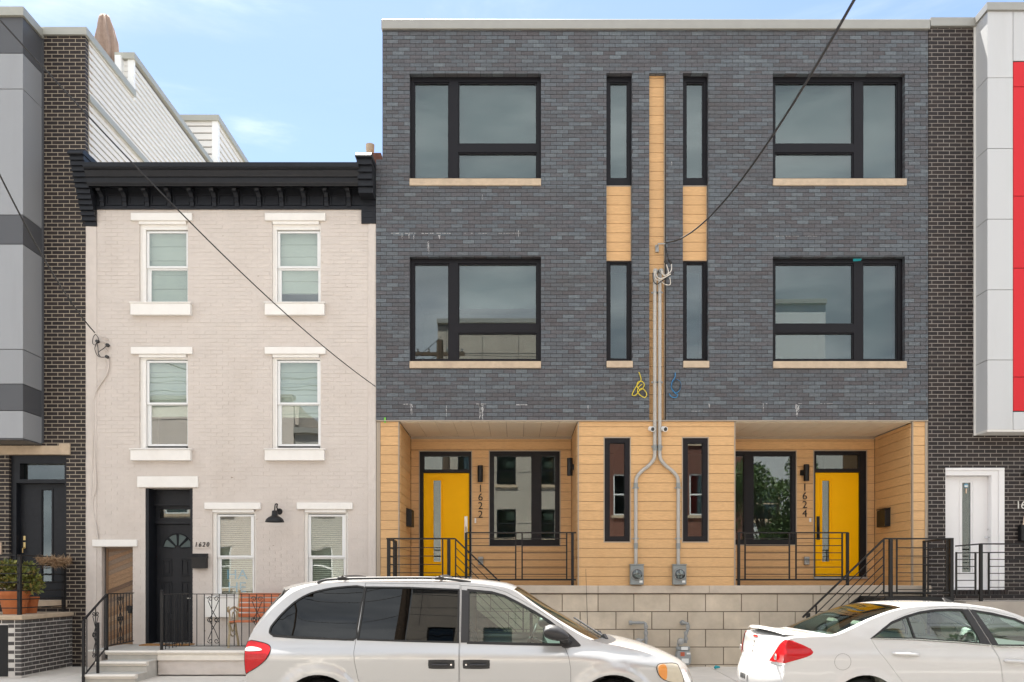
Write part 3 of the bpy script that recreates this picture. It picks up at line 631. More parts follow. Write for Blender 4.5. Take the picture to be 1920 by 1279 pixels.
# stepped firewall corbels at both ends
for a, b, n, side in ((X(155), X(180.5), 13, 0), (X(677.5), X(704.3), 9, 1)):
    zt, zb_ = Z(290 if side == 0 else 296, -.45), Z(424 if side == 0 else 419)
    for k in range(n):
        f0 = k / n; p = (.025 + .43 * min(1, (f0 * 1.12)) ** 1.0) if side == 0 else (.03 if f0 < .42 else .28 + .22 * (f0 - .42) / .58)
        ubox('corbel_course', a, b, Y0 - p - random.uniform(0, .008), Y0 + .35, zb_ + (zt - zb_) * f0 + .004, zb_ + (zt - zb_) * (k + 1) / n, M['black_paint'], cor)
    MB().prism([(Y0 - .52, zt), (Y0 - .51, zt + .04), (Y0 - .46, zt + .10), (Y0 - .1, zt + .12), (Y0 + .4, zt + .11), (Y0 + .4, zt)], a - .02, b + .012, 'x').build('corbel_cap', M['black_paint'], cor, bevel=.012)
MB().box(X(684), X(704), .6, 1.0, 8.3, Z(297, .8)).build('chimney', M['red_brick'], OH)
MB().lathe([(.0, Z(306,.8)), (.07, Z(306,.8)), (.065, Z(285,.8)), (.075, Z(284,.8)), (.08, Z(272,.8)), (.0, Z(271,.8))], (X(694,.8), .8, 0), n=14).build('flue', M['stone_sill'], OH, smooth=True)
# ================================================================== LEFT NEIGHBOUR: black brick, grey panel bay, white siding
LN = thing('row_house', 'black brick house at the left edge with grey panelled bay and white siding', 'house', (-8.5, 0, 0))
lx, rx = X(0) - 3.2, X(160); zt = Z(68)
door = (X(17), X(124), Z(1125), Z(853)); lint = (X(-60), X(132), Z(852.5), Z(836)); bay = (lx, X(78), Z(831), 12)
ho = [door, lint, bay]
cells = courses(lx, rx, .0, zt, .0682, .2037, .0138, ho)
brickwork(LN, cells, 0, M['black_brick'])
MB().slab(lx, rx - .003, 0, zt, .0035, .25, [(a - .004, b + .004, c - .004, d + .004) for a, b, c, d in (door, lint)]).build('wall', M['pale_mortar'], LN)
MB().box(*lint[:2], -.02, .2, *lint[2:]).box(X(112), X(132.5), -.035, .1, Z(853), Z(832)).build('lintel', M['stone_sill'], LN, bevel=.004)
MB().box(rx - .25, rx - .02, .26, 11, 0, Z(55)).build('side_wall', M['siding_gap'], LN)
z = 8.0; i = 0
while z < Z(55) - .12:
    MB().add([(rx + .012, .12, z), (rx + .012, 11, z), (rx - .006, 11, z + .102), (rx - .006, .12, z + .102), (rx - .03, .12, z), (rx - .03, 11, z)], [(0,1,2,3),(0,4,5,1)]).build('siding_board', M['siding'], LN)
    z += .1165
zc = Z(55)
while z < 11.6:
    MB().add([(rx + .012, 1.86, z), (rx + .012, 11, z), (rx - .006, 11, z + .102), (rx - .006, 1.86, z + .102), (rx - .03, 1.86, z), (rx - .03, 11, z)], [(0,1,2,3),(0,4,5,1)]).build('siding_board', M['siding'], LN); z += .1165
MB().box(rx - .30, rx - .02, 1.86, 11, Z(55), 11.66).build('privacy_wall', M['siding_gap'], LN)
MB().box(rx - .02, rx + .03, .1, 11, 9.90, 10.0).box(rx - .02, rx + .05, .1, 11, 9.865, 9.9).build('belt_trim', M['cap_green'], LN)
MB().box(rx - .10, rx + .02, 1.80, 1.86, 10.9, 11.66).box(rx - .30, rx - .18, 1.80, 1.86, 10.9, 11.66).build('corner_post', M['vinyl'], LN)
for k in range(6): ubox('siding_board', rx - .18, rx - .10, 1.815, 1.855, 11.0 + k * .11, 11.1 + k * .11, M['siding'], LN)
cp = MB().box(X(78), rx + .045, -.05, .26, Z(68), Z(54)); cp.box(rx - .28, rx + .045, .26, 1.84, Z(68), Z(54)); cp.box(rx - .34, rx + .05, 1.76, 11, 11.66, 11.78)
YBy = -.57
cp.box(lx, X(42, YBy) + .045, YBy - .05, .3, Z(32, YBy), Z(16, YBy)); cp.build('coping', M['cap_green'], LN)
# roof pavilion further back
px0, px1, py_, pz = -10.8, rx, 6.4, 13.12
MB().box(px0, px1 - .02, py_ + .02, 10, 10, pz - .14).build('roof_pavilion', M['siding_gap'], LN)
zz = 10.6
while zz < pz - .2:
    MB().add([(px0, py_ - .012, zz), (px1 - .13, py_ - .012, zz), (px1 - .13, py_ + .008, zz + .155), (px0, py_ + .008, zz + .155), (px0, py_ + .02, zz), (px1 - .13, py_ + .02, zz)], [(0,1,2,3),(0,4,5,1)]).build('siding_board', M['siding'], LN)
    MB().add([(px1 + .012, py_ + .13, zz), (px1 + .012, 10, zz), (px1 - .008, 10, zz + .155), (px1 - .008, py_ + .13, zz + .155), (px1 - .03, py_, zz), (px1 - .03, 10, zz)], [(0,1,2,3),(0,4,5,1)]).build('siding_board', M['siding'], LN); zz += .175
MB().box(px1 - .125, px1 + .018, py_ - .018, py_ + .125, 10.5, pz - .12).build('corner_post', M['vinyl'], LN)
MB().box(px0, px1 + .06, py_ - .06, 10.1, pz - .14, pz).build('coping', M['cap_green'], LN)
# grey panel bay
bx = X(43, YBy)
rows_ = ((32,100,1),(100,167,0),(167,403,0),(403,458,1),(458,655,0),(655,720,0),(720,770,1),(770,822,0))
MB().box(lx + .02, bx - .02, YBy + .02, .2, Z(822, YBy), Z(33, YBy)).build('bay', M['panel_gap'], LN)
for p0, p1, dk in rows_:
    m = M['grey_dark'] if dk else M['grey_light']; z1, z0 = Z(p0, YBy) - .006, Z(p1, YBy) + .006
    ubox('bay_panel', lx, bx - .001, YBy, YBy + .018, z0, z1, m, LN)
    ubox('bay_panel', bx - .018, bx, YBy + .019, -.02, z0, z1, m, LN)
ubox('bay_soffit', lx, bx - .002, YBy + .01, 0, Z(822, YBy) - .02, Z(822, YBy), M['grey_dark'], LN)
ubox('bay_trim', bx - .03, bx + .03, -.02, .02, Z(831), zt, M['grey_dark'], LN)
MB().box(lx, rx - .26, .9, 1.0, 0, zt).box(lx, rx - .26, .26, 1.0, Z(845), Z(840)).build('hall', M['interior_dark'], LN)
# black door
yd = .16
a, b, c, d = door
fr = MB().slab(a, b, c, d, yd - .1, yd + .1, [(a + .09, b - .055, c + .05, Z(905)), (a + .15, b - .06, Z(898), Z(868))]).build('door_frame', M['black_paint'], LN)
ubox('pane', a + .1, b - .05, yd + .02, yd + .026, Z(900), Z(866), M['glass'], fr)
lt = (X(78.5,yd), X(95.5,yd), Z(1090,yd), Z(919,yd))
dd = MB().slab(a + .09, b - .055, c + .05, Z(905), yd + .02, yd + .065, [lt]).build('door', M['black_paint'], LN); dd['label'] = 'black door with narrow light'
MB().slab(lt[0] - .03, lt[1] + .03, lt[2] - .03, lt[3] + .03, yd + .008, yd + .02, [(lt[0] - .01, lt[1] + .01, lt[2] - .01, lt[3] + .01)]).build('light_moulding', M['black_paint'], dd)
ubox('pane', lt[0], lt[1], yd + .035, yd + .04, lt[2], lt[3], M['glass'], dd)
hx = X(45, yd)
MB().box(hx - .02, hx + .02, yd + .008, yd + .02, Z(1012), Z(1004)).box(hx - .02, hx + .02, yd + .008, yd + .02, Z(1028), Z(1016)).tube([(hx, yd + .01, Z(1026)), (hx, yd - .04, Z(1028)), (hx, yd - .04, Z(1036))], .010, 8).build('handle', M['brass'], dd)
MB().box(a - .02, b + .02, -.06, .2, c - .12, c).build('door_step', M['stone_sill'], LN, bevel=.01)
MB().box(lx, X(4), -.035, 0, Z(1040), Z(1017)).build('number_plate', M['stone_sill'], LN)
# stoop
sx, sy, sz = X(136), -1.5, Z(1155)
sb = MB().box(lx, sx - .004, sy + .004, -.002, -.02, sz)
ST = thing('brick_stoop', 'black brick stoop with pale joints and stone cap beside the beige house steps', 'stoop', (-8.5, -.75, 0))
sb.build('core', M['white_mortar'], ST)
k = 0; zz = 0
n = int((sz - .0) / .0682) + 1; Hs = sz / n
for k in range(n):
    z0, z1 = k * Hs + .015, (k + 1) * Hs
    yy = sy + (.0 if k % 2 else .1)
    q = sy - .0
    pos = sy + (0.095 if k % 2 == 0 else .195)
    ubox('brick', sx - .1, sx + random.uniform(-.002, .002), sy, pos - .014, z0, z1, M['stoop_brick'], ST)
    while pos < -.02:
        e = min(pos + .189, -.012)
        ubox('brick', sx - .1, sx + random.uniform(-.002, .002), pos, e, z0, z1, M['stoop_brick'], ST); pos += .203
    pos = sx - .1 - .014
    if k % 2: pos = sx - .1 - .014
    first = True
    while pos > X(0, sy) - .5:
        e = pos - (.09 if (first and k % 2) else .189); first = False
        if not (e < X(15, sy) and z0 < Z(1172, sy)): ubox('brick', e, pos, sy, sy + .1, z0, z1, M['stoop_brick'], ST)
        pos = e - .014
MB().box(X(0, sy) - .5, X(15, sy), sy - .004, sy + .02, 0, Z(1172, sy)).build('opening_shade_panel', M['interior_dark'], ST)  # flat near-black sheet on the stoop front, its colour standing for the cellar opening's shade
for a, b in ((lx, X(0, -1.2)), (X(0, -1.2) + .004, sx + .03)): MB().box(a, b, sy - .035, .0, sz + .001, sz + .075).build('cap_stone', M['stone_sill'], ST, bevel=.012)
zcap = sz + .076
RS = thing('railing', 'black steel railing on the brick stoop at far left, carrying a coco basket', 'railing', (-7.8, -.7, zcap))
xr = sx - .10
for yy in (sy + .12, -.10): ubox('post', xr - .025, xr + .025, yy - .025, yy + .025, zcap, zcap + .93, M['black_metal'], RS)
MB().box(xr - .02, xr + .02, sy + .05, -.03, zcap + .93, zcap + .945).build('top_rail', M['black_metal'], RS)
for k in range(6): MB().box(xr - .008, xr + .008, sy + .12, -.10, zcap + .10 + k * .135, zcap + .116 + k * .135).build('rail_bar', M['black_metal'], RS)
MB().box(lx, xr, sy + .05, sy + .09, zcap + .93, zcap + .945).build('top_rail', M['black_metal'], RS)
for k in range(6): MB().box(lx, xr, sy + .06, sy + .076, zcap + .10 + k * .135, zcap + .116 + k * .135).build('rail_bar', M['black_metal'], RS)
# coco-fibre basket on the rail
BK = thing('planter_basket', 'shaggy brown coco fibre basket hung on the black stoop rail', 'planter', (xr, -.5, zcap + .9))
m = MB(); rng = random.Random(5)
by0, by1, bz = -.78, -.02, zcap + .80
for k in range(1500):
    t = rng.random(); yy = by0 + (by1 - by0) * t; ang = rng.uniform(-.2, math.pi + .2); r = .125 * (1 - .5 * abs(2 * t - 1) ** 4)
    p = Vector((xr + r * math.cos(ang), yy, bz + .12 - r * .95 * max(0, math.sin(ang)))); dv = Vector((rng.uniform(-1,1), rng.uniform(-1.2,1.2), rng.uniform(-1,.9))).normalized() * rng.uniform(.04, .12)
    u = Vector((rng.uniform(-1,1), rng.uniform(-1,1), rng.uniform(-1,1))).normalized() * .006
    m.add([p - u, p + u, p + dv], [(0, 1, 2)])
tag(m.build('fibre', M['coco'], BK), kind='stuff')
m = MB(); m.prism([(xr + .11 * math.cos(a), bz + .12 - .10 * math.sin(a)) for a in [math.pi * i / 8 for i in range(9)]], by0 + .03, by1 - .03); m.build('liner', M['coco'], BK)
def leaves(n, c, r, size, rng, flat=.8, fn=None):
    m = MB()
    for _ in range(n):
        while True:
            v = Vector((rng.uniform(-1,1), rng.uniform(-1,1), rng.uniform(-1,1)))
            if .15 < v.length < 1: break
        p = Vector(c) + Vector((v.x * r[0], v.y * r[1], v.z * r[2]))
        d = (Vector((v.x, v.y, v.z * .6 + rng.uniform(-.3, .8))) + Vector((rng.uniform(-1,1), rng.uniform(-1,1), rng.uniform(-1,1))) * .7).normalized()
        s_ = d.cross(Vector((rng.uniform(-1,1), rng.uniform(-1,1), rng.uniform(.2,1)))).normalized(); L_ = size * rng.uniform(.6, 1.3); W_ = L_ * .24
        m.add([p, p + d * L_ * .45 + s_ * W_, p + d * L_, p + d * L_ * .45 - s_ * W_], [(0, 1, 2, 3)])
    return m
def pot_plant(label, x, y, z, r, h, clumps, seed):
    T = thing('potted_shrub', label, 'potted plant', (x, y, z)); rng = random.Random(seed)
    MB().lathe([(0, 0), (r * .68, 0), (r * .92, h * .82), (r * 1.02, h * .82), (r * 1.05, h), (r * .93, h), (r * .9, h * .86), (0, h * .84)], (x, y, z), n=28).build('pot', M['terracotta'], T, smooth=True)
    if clumps:
        st = MB(); lv = MB()
        for (dx, dy, dz, rr, n) in clumps:
            e = (x + dx, y + dy, z + h + dz); st.tube([(x, y, z + h * .8), (x + dx * .4, y + dy * .4, z + h + dz * .5), e], [.012, .009, .005], 6)
            q = leaves(n, e, (rr, rr, rr * .8), .075, rng); lv.add(q.v, q.f)
        st.build('stem', M['bark'], T); tag(lv.build('leaves', M['leaf'], T), kind='stuff')
    else: MB().lathe([(0, h * .85), (r * .88, h * .85)], (x, y, z)).build('soil', M['bark'], T)
    return T
yp_ = -1.0
pot_plant('leafy shrub in a large terracotta pot on the brick stoop', X(27, yp_), yp_, zcap, .235, .37, [(-.12,0,.30,.17,300),(.10,-.05,.24,.17,300),(-.22,.03,.17,.15,220),(.24,.06,.16,.15,230),(0,.1,.12,.18,300),(.31,0,.05,.12,150),(-.05,-.1,.40,.12,150),(.16,.1,.36,.12,150),(-.3,0,.38,.14,160)], 3)
pot_plant('small bare terracotta pot tucked behind the large pot on the stoop', X(58, -.62), -.62, zcap, .125, .27, None, 4)
# patio umbrella on the roof deck
UM = thing('patio_umbrella', 'closed dusty tan patio umbrella standing on the left roof deck', 'umbrella', (-8.4, 1.2, 10.4))
uy = 1.9; ux, uz0, uz1 = X(201, uy), Z(112, uy) - .3, Z(27, uy); m = MB(); n = 60; rr = random.Random(2); pr = []
hgt = uz1 - uz0
for f, r in ((0, .10), (.10, .13), (.25, .165), (.42, .185), (.6, .17), (.78, .135), (.92, .09), (.975, .065), (1, .01)): pr.append((f, r))
vs = []; 
for f, r in pr:
    for k in range(n):
        a = 2 * math.pi * k / n; q = r * (1 + (.22 * math.cos(7 * a + f * 2.5) + .06 * math.cos(17 * a) if f < .95 else 0)) + .012 * math.sin(3 * a + f * 9)
        vs.append((ux + q * math.cos(a) - .05 * f * f, uy + q * math.sin(a), uz0 + hgt * f))
m.add(vs, [(i*n+k, i*n+(k+1)%n, (i+1)*n+(k+1)%n, (i+1)*n+k) for i in range(len(pr)-1) for k in range(n)]).build('canopy', M['umbrella'], UM, smooth='all')
MB().tube([(ux, uy, 10.2), (ux, uy, uz1 - .05)], .022).build('pole', M['black_metal'], UM)
MB().box(X(215, 1.7), X(226, 1.7), 1.7, 1.78, 10.6, Z(103, 1.7)).build('deck_post', M['vinyl'], LN)

# ================================================================== RIGHT NEIGHBOUR: black brick, white and red panel bay
RN = thing('row_house', 'black brick house at the right edge with white and red panelled bay', 'house', (9, 0, 0))
x0, x1 = X(1741), X(1920) + 3; ztr = Z(52)
door = (X(1772.5), X(1884), Z(1106), Z(877)); YBr = -.385
bayz = Z(806, YBr); bayx = X(1851.5, YBr)
cells = courses(x0, x1, .3, ztr, .0682, .2037, .0125, [door, (X(1829), 99, Z(816), 12)])
brickwork(RN, cells, 0.0, M['black_brick'])
MB().slab(x0, x1, 0, ztr, .0035, .25, [(door[0] - .004, door[1] + .004, door[2], door[3] + .004)]).build('wall', M['grey_mortar'], RN)
MB().box(x0 + .006, x1, .26, 11, 0, ztr).build('shell', M['interior_dark'], RN)
MB().box(x0 + .012, X(1830) , -.055, .3, Z(52), Z(36.5)).box(bayx - .03, x1, YBr - .04, .3, Z(21, YBr), Z(7, YBr)).build('coping', M['cap'], RN)
MB().box(bayx + .018, x1, YBr + .018, .0, bayz + .01, Z(21, YBr)).build('bay', M['panel_gap'], RN)
xw = X(1899.5, YBr)
seams = [21, 146, 278.5, 411, 543.5, 675, 806]
for p0, p1 in zip(seams, seams[1:]):
    z1, z0 = Z(p0, YBr) - .005, Z(p1, YBr) + .005
    ubox('bay_panel', bayx + .001, xw - .005, YBr, YBr + .017, z0, z1, M['white_panel'], RN)
    ubox('bay_panel', bayx, bayx + .017, YBr + .018, -.02, z0, z1, M['white_panel'], RN)
ubox('bay_panel', xw + .005, x1, YBr, YBr + .017, Z(114, YBr), Z(21, YBr) - .005, M['white_panel'], RN)
ubox('bay_panel', xw + .005, x1, YBr, YBr + .017, Z(806, YBr) + .005, Z(772.5, YBr), M['white_panel'], RN)
rs = [116, 163, 368, 503, 707, 771]
for p0, p1 in zip(rs, rs[1:]): ubox('bay_panel', xw + .004, x1, YBr - .003, YBr + .014, Z(p1, YBr) + .006, Z(p0, YBr) - .006, M['red_panel'], RN)
ubox('bay_soffit', bayx + .001, x1, YBr + .01, -.001, bayz - .03, bayz + .009, M['siding'], RN)
ubox('bay_trim', bayx - .025, bayx + .003, -.022, .02, bayz - .03, Z(40), M['siding'], RN)
a, b, c, d = door; yd = .13
fr = MB().slab(a, b, c, d, .02, yd + .06, [(a + .012, X(1860), c + .03, Z(891))]).build('door_frame', M['white_door'], RN)
MB().slab(a - .0, b, c, d, .0, .02, [(a + .012, b - .10, c, d - .05)]).slab(X(1860) - .003, b - .10, c + .001, Z(891), .05, yd + .02, []).build('casing', M['white_door'], fr, bevel=.006)
lt = (X(1804,yd), X(1820,yd), Z(1073,yd), Z(905,yd))
lf = MB().slab(a + .014, X(1860) - .004, c + .032, Z(891) - .005, yd, yd + .045, [lt]).build('door', M['white_door'], RN); lf['label'] = 'white front door with narrow light'
MB().slab(lt[0] - .05, lt[1] + .05, lt[2] - .045, lt[3] + .05, yd - .010, yd, [(lt[0] - .03, lt[1] + .03, lt[2] - .028, lt[3] + .03)]).build('light_moulding', M['white_door'], lf)
ubox('pane', lt[0], lt[1], yd + .02, yd + .025, lt[2], lt[3], M['glass'], lf)
hx = X(1854, yd)
MB().lathe([(0, -.045), (.022, -.045), (.03, -.01), (.03, 0)], (hx, yd, Z(993, yd)), 'y', 14).build('deadbolt', M['chrome'], lf, smooth=True)
MB().lathe([(0, -.03), (.02, -.03), (.03, 0)], (hx, yd, Z(1008, yd)), 'y', 14).tube([(hx, yd - .03, Z(1008, yd)), (hx - .02, yd - .06, Z(1008, yd)), (hx - .11, yd - .06, Z(1008.5, yd))], .011).build('handle', M['chrome'], lf, smooth=True)
MB().lathe([(0, -.004), (.038, -.004), (.038, 0)], (X(1812.3, yd), yd + .018, Z(910.5, yd)), 'y', 18).build('sticker', M['print_blue'], lf)
MB().box(X(1809.5, yd), X(1815, yd), yd + .010, yd + .017, Z(913, yd), Z(910, yd)).build('sticker_band', M['white_plastic'], lf)
MB().tube([(X(1812.3, yd), yd + .012, Z(916, yd)), (X(1812.3, yd), yd + .012, Z(925, yd))], .012, 8).build('door_tag', M['paper'], lf)
MB().box(X(1872), X(1876), .03, .052, Z(983), Z(974.5)).build('door_bell', M['nickel'], fr)
for k in range(17):
    xx = X(1772.5) - .03 + k * .0655
    if xx < X(1884): ubox('soldier_brick', xx, xx + .055, -.03, .05, Z(1114), Z(1107), M['black_brick'], RN)
PF = MB().box(X(1744), x1, -1.15, -.004, 0, 1.16).build('stoop', M['concrete'], RN)
hn = thing('house_number', 'metal number 16 on the black brick at the right edge', 'number sign', (X(1914), -.02, Z(956)))
for t_, px in (('1', 1907.5), ('6', 1917)): text_mesh('digit', t_, .13, (X(px), -.025, Z(954)), M['nickel'], hn, sx=1.0)
mb = thing('mailbox', 'black mailbox with papers at the right edge', 'mailbox', (X(1922), -.1, Z(1015)))
MB().box(X(1908), X(1948), -.12, -.002, Z(1015), Z(985)).build('box', M['black_metal'], mb, bevel=.01)
MB().prism([(X(1913), Z(987)), (X(1915.5), Z(969)), (X(1922), Z(968)), (X(1923), Z(987))], -.08, -.06).build('letter', M['paper'], mb)
wl = thing('wall_lamp', 'dark wall lamp above the mailbox at the right edge', 'lamp', (X(1924), -.1, Z(890)))
MB().prism([(X(1913.5), Z(889.5)), (X(1920), Z(886)), (X(1935), Z(884)), (X(1935), Z(890))], -.2, -.002).build('shade', M['black_metal'], wl)

# ================================================================== STEEL STAIRS AND RAILINGS OF THE NEW HOUSES
def bars_panel(par, a, b, z0, z1, n, y, m=None, slope=None):
    for k in range(n):
        z = z0 + (z1 - z0) * k / (n - 1)
        MB().bar((a, y, z), (b, y, z), .013).build('rail_bar', M['black_metal'], par)
def porch_rail(label, posts_, y, uprights, xa, xb, zt, zb):
    T = thing('railing', label, 'railing', ((xa + xb) / 2, y, ZP))
    MB().bar((xa, y, zt), (xb, y, zt), .035, .022).build('top_rail', M['black_metal'], T)
    MB().bar((xa, y, zb), (xb, y, zb), .025, .03).build('bottom_rail', M['black_metal'], T)
    for x in posts_: ubox('post', x - .022, x + .022, y - .022, y + .022, ZP, zt, M['black_metal'], T)
    for a, b in uprights:
        for x in (a, b):
            if x not in posts_: ubox('upright', x - .012, x + .012, y - .012, y + .012, zb, zt, M['black_metal'], T)
        bars_panel(T, a, b, zb + .095, zt - .10, 6, y)
    return T
yr = .10
zt_, zb_ = Z(999, yr), Z(1087, yr)
porch_rail('black horizontal-bar railing on the porch of the left yellow door', [X(874, yr), X(1073.5, yr)], yr, [(X(874, yr), X(967, yr)), (X(979, yr), X(1062.5, yr))], X(874, yr), X(1080, yr), zt_, zb_)
porch_rail('black horizontal-bar railing on the porch of the right yellow door', [X(1385, yr), X(1589, yr)], yr, [(X(1397, yr), X(1480, yr)), (X(1492.5, yr), X(1579, yr))], X(1380, yr), X(1590.5, yr), zt_, zb_)
ZL = 1.22                                                # landing level
def stair(label, xo, xi, dr):
    """steel landing from xo (outer end) to xi, flight running on from xi in direction dr"""
    T = thing('steel_stair', label, 'stairs', ((xo + xi) / 2, -.55, 0)); yf, yb_ = -1.02, -.06; zt = ZL + .95
    lo, hi = min(xo, xi), max(xo, xi)
    MB().box(lo, hi, yf - .03, yb_, ZL - .012, ZL).build('landing', M['black_metal'], T)
    MB().box(lo, hi, yf - .04, yf - .02, ZL - .14, ZL + .01).box(lo, hi, yb_, yb_ + .02, ZL - .14, ZL + .01).build('landing_edge', M['black_metal'], T)
    n = 7; run = 1.32; rise = ZL / n
    for k in range(n - 1):
        xa = xi + dr * run * k / (n - 1); xb = xi + dr * run * (k + 1) / (n - 1) + dr * .02; z = ZL - (k + 1) * rise
        MB().box(min(xa, xb), max(xa, xb), yf, yb_, z - .03, z).box(min(xa, xa + dr * .008), max(xa, xa + dr * .008), yf, yb_, z, z + rise - .012).build('tread', M['black_metal'], T)
    for yy in (yf - .02, yb_ + .01):
        MB().prism([(xi, ZL + .01), (xi + dr * (run + .25), .01 + .0), (xi + dr * (run + .02), .0), (xi, ZL - .22)], yy - .008, yy + .008).build('stringer', M['black_metal'], T)
    # front rail: level part then down the flight
    ex = xi + dr * 1.32; ez = zt - 1.27; y = yf
    pth = [(xo, y, zt), (xi, y, zt), (ex, y, ez)]
    for a, b in zip(pth, pth[1:]): MB().bar(a, b, .04, .024).build('top_rail', M['black_metal'], T)
    for x in (xo + (.02 if dr > 0 else -.02), xi - dr * .10): ubox('post', x - .026, x + .026, y - .026, y + .026, ZL - .1, zt, M['black_metal'], T)
    px_ = ex - dr * .09; ubox('post', px_ - .026, px_ + .026, y - .026, y + .026, -.02, ez + .07, M['black_metal'], T)
    uo, ui = xo + dr * .10, xi - dr * .20
    ua = ex - dr * .22
    for k in range(6):
        dz = .135 * (k + 1) + .01
        MB().bar((xo, y, zt - dz), (ui - dr * .02, y, zt - dz), .013).build('rail_bar', M['black_metal'], T)
        MB().bar((xi + dr * .01, y, zt - dz), (ua, y, zt - dz - 1.27 / 1.32 * abs(ua - xi)), .013).build('rail_bar', M['black_metal'], T)
    for x, zz0, zz1 in ((uo, ZL + .06, zt), (ui, ZL + .06, zt), (xi + dr * .01, ZL + .06, zt), (ua, ez - .62, ez + .19)): ubox('upright', x - .011, x + .011, y - .011, y + .011, zz0, zz1, M['black_metal'], T)
    MB().bar((xo, y, ZL + .08), (xi, y, ZL + .08), .025).build('bottom_rail', M['black_metal'], T)
    # end rail back to the wall
    MB().bar((xo, yf, zt), (xo, yb_, zt), .04, .024).build('top_rail', M['black_metal'], T)
    ubox('post', xo - .022, xo + .022, yb_ - .05, yb_ - .006, ZL, zt, M['black_metal'], T)
    for yy in (yf + .13, yb_ - .16): ubox('upright', xo - .011, xo + .011, yy - .011, yy + .011, ZL + .06, zt, M['black_metal'], T)
    for k in range(6): MB().bar((xo, yf, zt - .135 * (k + 1) - .01), (xo, yb_, zt - .135 * (k + 1) - .01), .013).build('rail_bar', M['black_metal'], T)
    return T
stair('black steel stair and landing before the left yellow door, half hidden by the van', -2.07, -.98, 1)
stair('black steel stair and landing before the right yellow door, above the white sedan', 7.05, 5.95, -1)
# right neighbour's railing
T = thing('railing', 'black horizontal-bar railing before the white door at the right', 'railing', (8, -1.05, 1.16)); y = -1.05
zA, zB = Z(1020, y), Z(1024, y)
xp = X(1839, y)
pts = [(X(1792, y), y, zB), (xp, y, zA), (X(1990, y), y, zA)]
for a, b in zip(pts, pts[1:]): MB().bar(a, b, .035, .022).build('top_rail', M['black_metal'], T)
ubox('post', xp - .022, xp + .022, y - .022, y + .022, 1.16, zA, M['black_metal'], T)
for x in (X(1829, y), X(1854, y), X(1793, y)): ubox('upright', x - .012, x + .012, y - .012, y + .012, 1.26, zA - .13, M['black_metal'], T)
MB().bar((X(1792, y), y, zA - .145), (X(1990, y), y, zA - .125), .018).build('rail_bar', M['black_metal'], T)
for a, b in ((1792, 1829), (1854, 1990)):
    for k in range(5): MB().bar((X(a, y), y, zA - .25 - k * .112), (X(b, y), y, zA - .25 - k * .112), .013).build('rail_bar', M['black_metal'], T)
MB().bar((X(1792, y), y, 1.26), (X(1990, y), y, 1.26), .022).build('bottom_rail', M['black_metal'], T)

# ================================================================== FITTINGS ON THE NEW HOUSES
def sconce(label, x, y, z0, z1, wall):
    T = thing('wall_lamp', label, 'lamp', (x, y, z0)); r = .052
    MB().lathe([(.0, z0 + .01), (r * .9, z0), (r, z0), (r, z1), (r * .9, z1), (0, z1 - .01)], (x, y, 0), n=20).build('cylinder', M['black_metal'], T, smooth=True)
    w0 = Vector((x, y, (z0 + z1) / 2)); MB().bar(w0, wall, .06, .10).build('bracket', M['black_metal'], T)
    return T
x = X(900.5, YP - .1); sconce('black cylinder lamp just right of the left yellow door', x, YP - .10, Z(904, YP - .1), Z(873, YP - .1), (x, YP - .02, Z(888, YP)))
x = X(1512, YP - .1); sconce('black cylinder lamp just left of the right yellow door', x, YP - .10, Z(902, YP - .1), Z(871, YP - .1), (x - .08, YP - .02, Z(887, YP)))
yq = .75; x = X(1068.5, yq); sconce('black cylinder lamp on the side wall right of the left porch window', x, yq, Z(892, yq), Z(859, yq), (pL[1] - .012, yq, Z(876, yq)))
for lab, num, px, p0 in (('dark number 1622 on tan boards beside the left yellow door', '1622', 901, 909), ('dark number 1624 on tan boards beside the right yellow door', '1624', 1508, 907)):
    T = thing('house_number', lab, 'number sign', (X(px, YP), YP - .03, Z(970, YP)))
    for k, ch in enumerate(num): text_mesh('digit', ch, .135, (X(px, YP), YP - .030, Z(p0 + 13.5 + k * 16.2, YP)), M['black_metal'], T, sx=1.0)
for lab, xx, s in (('black mailbox on the side wall left of the left yellow door', pL[0], 1), ('black mailbox on the side wall right of the right yellow door', pR[1], -1)):
    yq = 1.0; T = thing('mailbox', lab, 'mailbox', (xx, yq, Z(988, yq)))
    a, b = (xx + .013, xx + .115) if s > 0 else (xx - .115, xx - .013); z0, z1 = (Z(988, yq), Z(954, yq))
    MB().prism([(a, z0), (b, z0), (b, z1 - (.03 if s > 0 else 0)), (a, z1 - (0 if s > 0 else .03))], yq - .18, yq + .18).build('box', M['black_metal'], T, bevel=.006)
    MB().prism([(a, z1 + .002), (b, z1 - (.028 if s > 0 else -.002)), (b, z1 - (.05 if s > 0 else -.012)), (a, z1 - .02)], yq - .19, yq + .19).build('lid', M['black_metal'], T)
for lab, px in (('grey outdoor outlet box beside the left yellow door', 901.5), ('grey outdoor outlet box beside the right yellow door', 1511)):
    T = thing('outlet_box', lab, 'outlet', (X(px, YP), YP - .05, Z(1058, YP))); x = X(px, YP)
    MB().box(x - .05, x + .05, YP - .07, YP - .02, Z(1059, YP), Z(1044, YP)).build('box', M['galv'], T, bevel=.008)
    MB().box(x - .025, x + .035, YP - .08, YP - .069, Z(1055, YP), Z(1047, YP)).build('cover', M['meter_grey'], T, bevel=.006)
yc = -.03
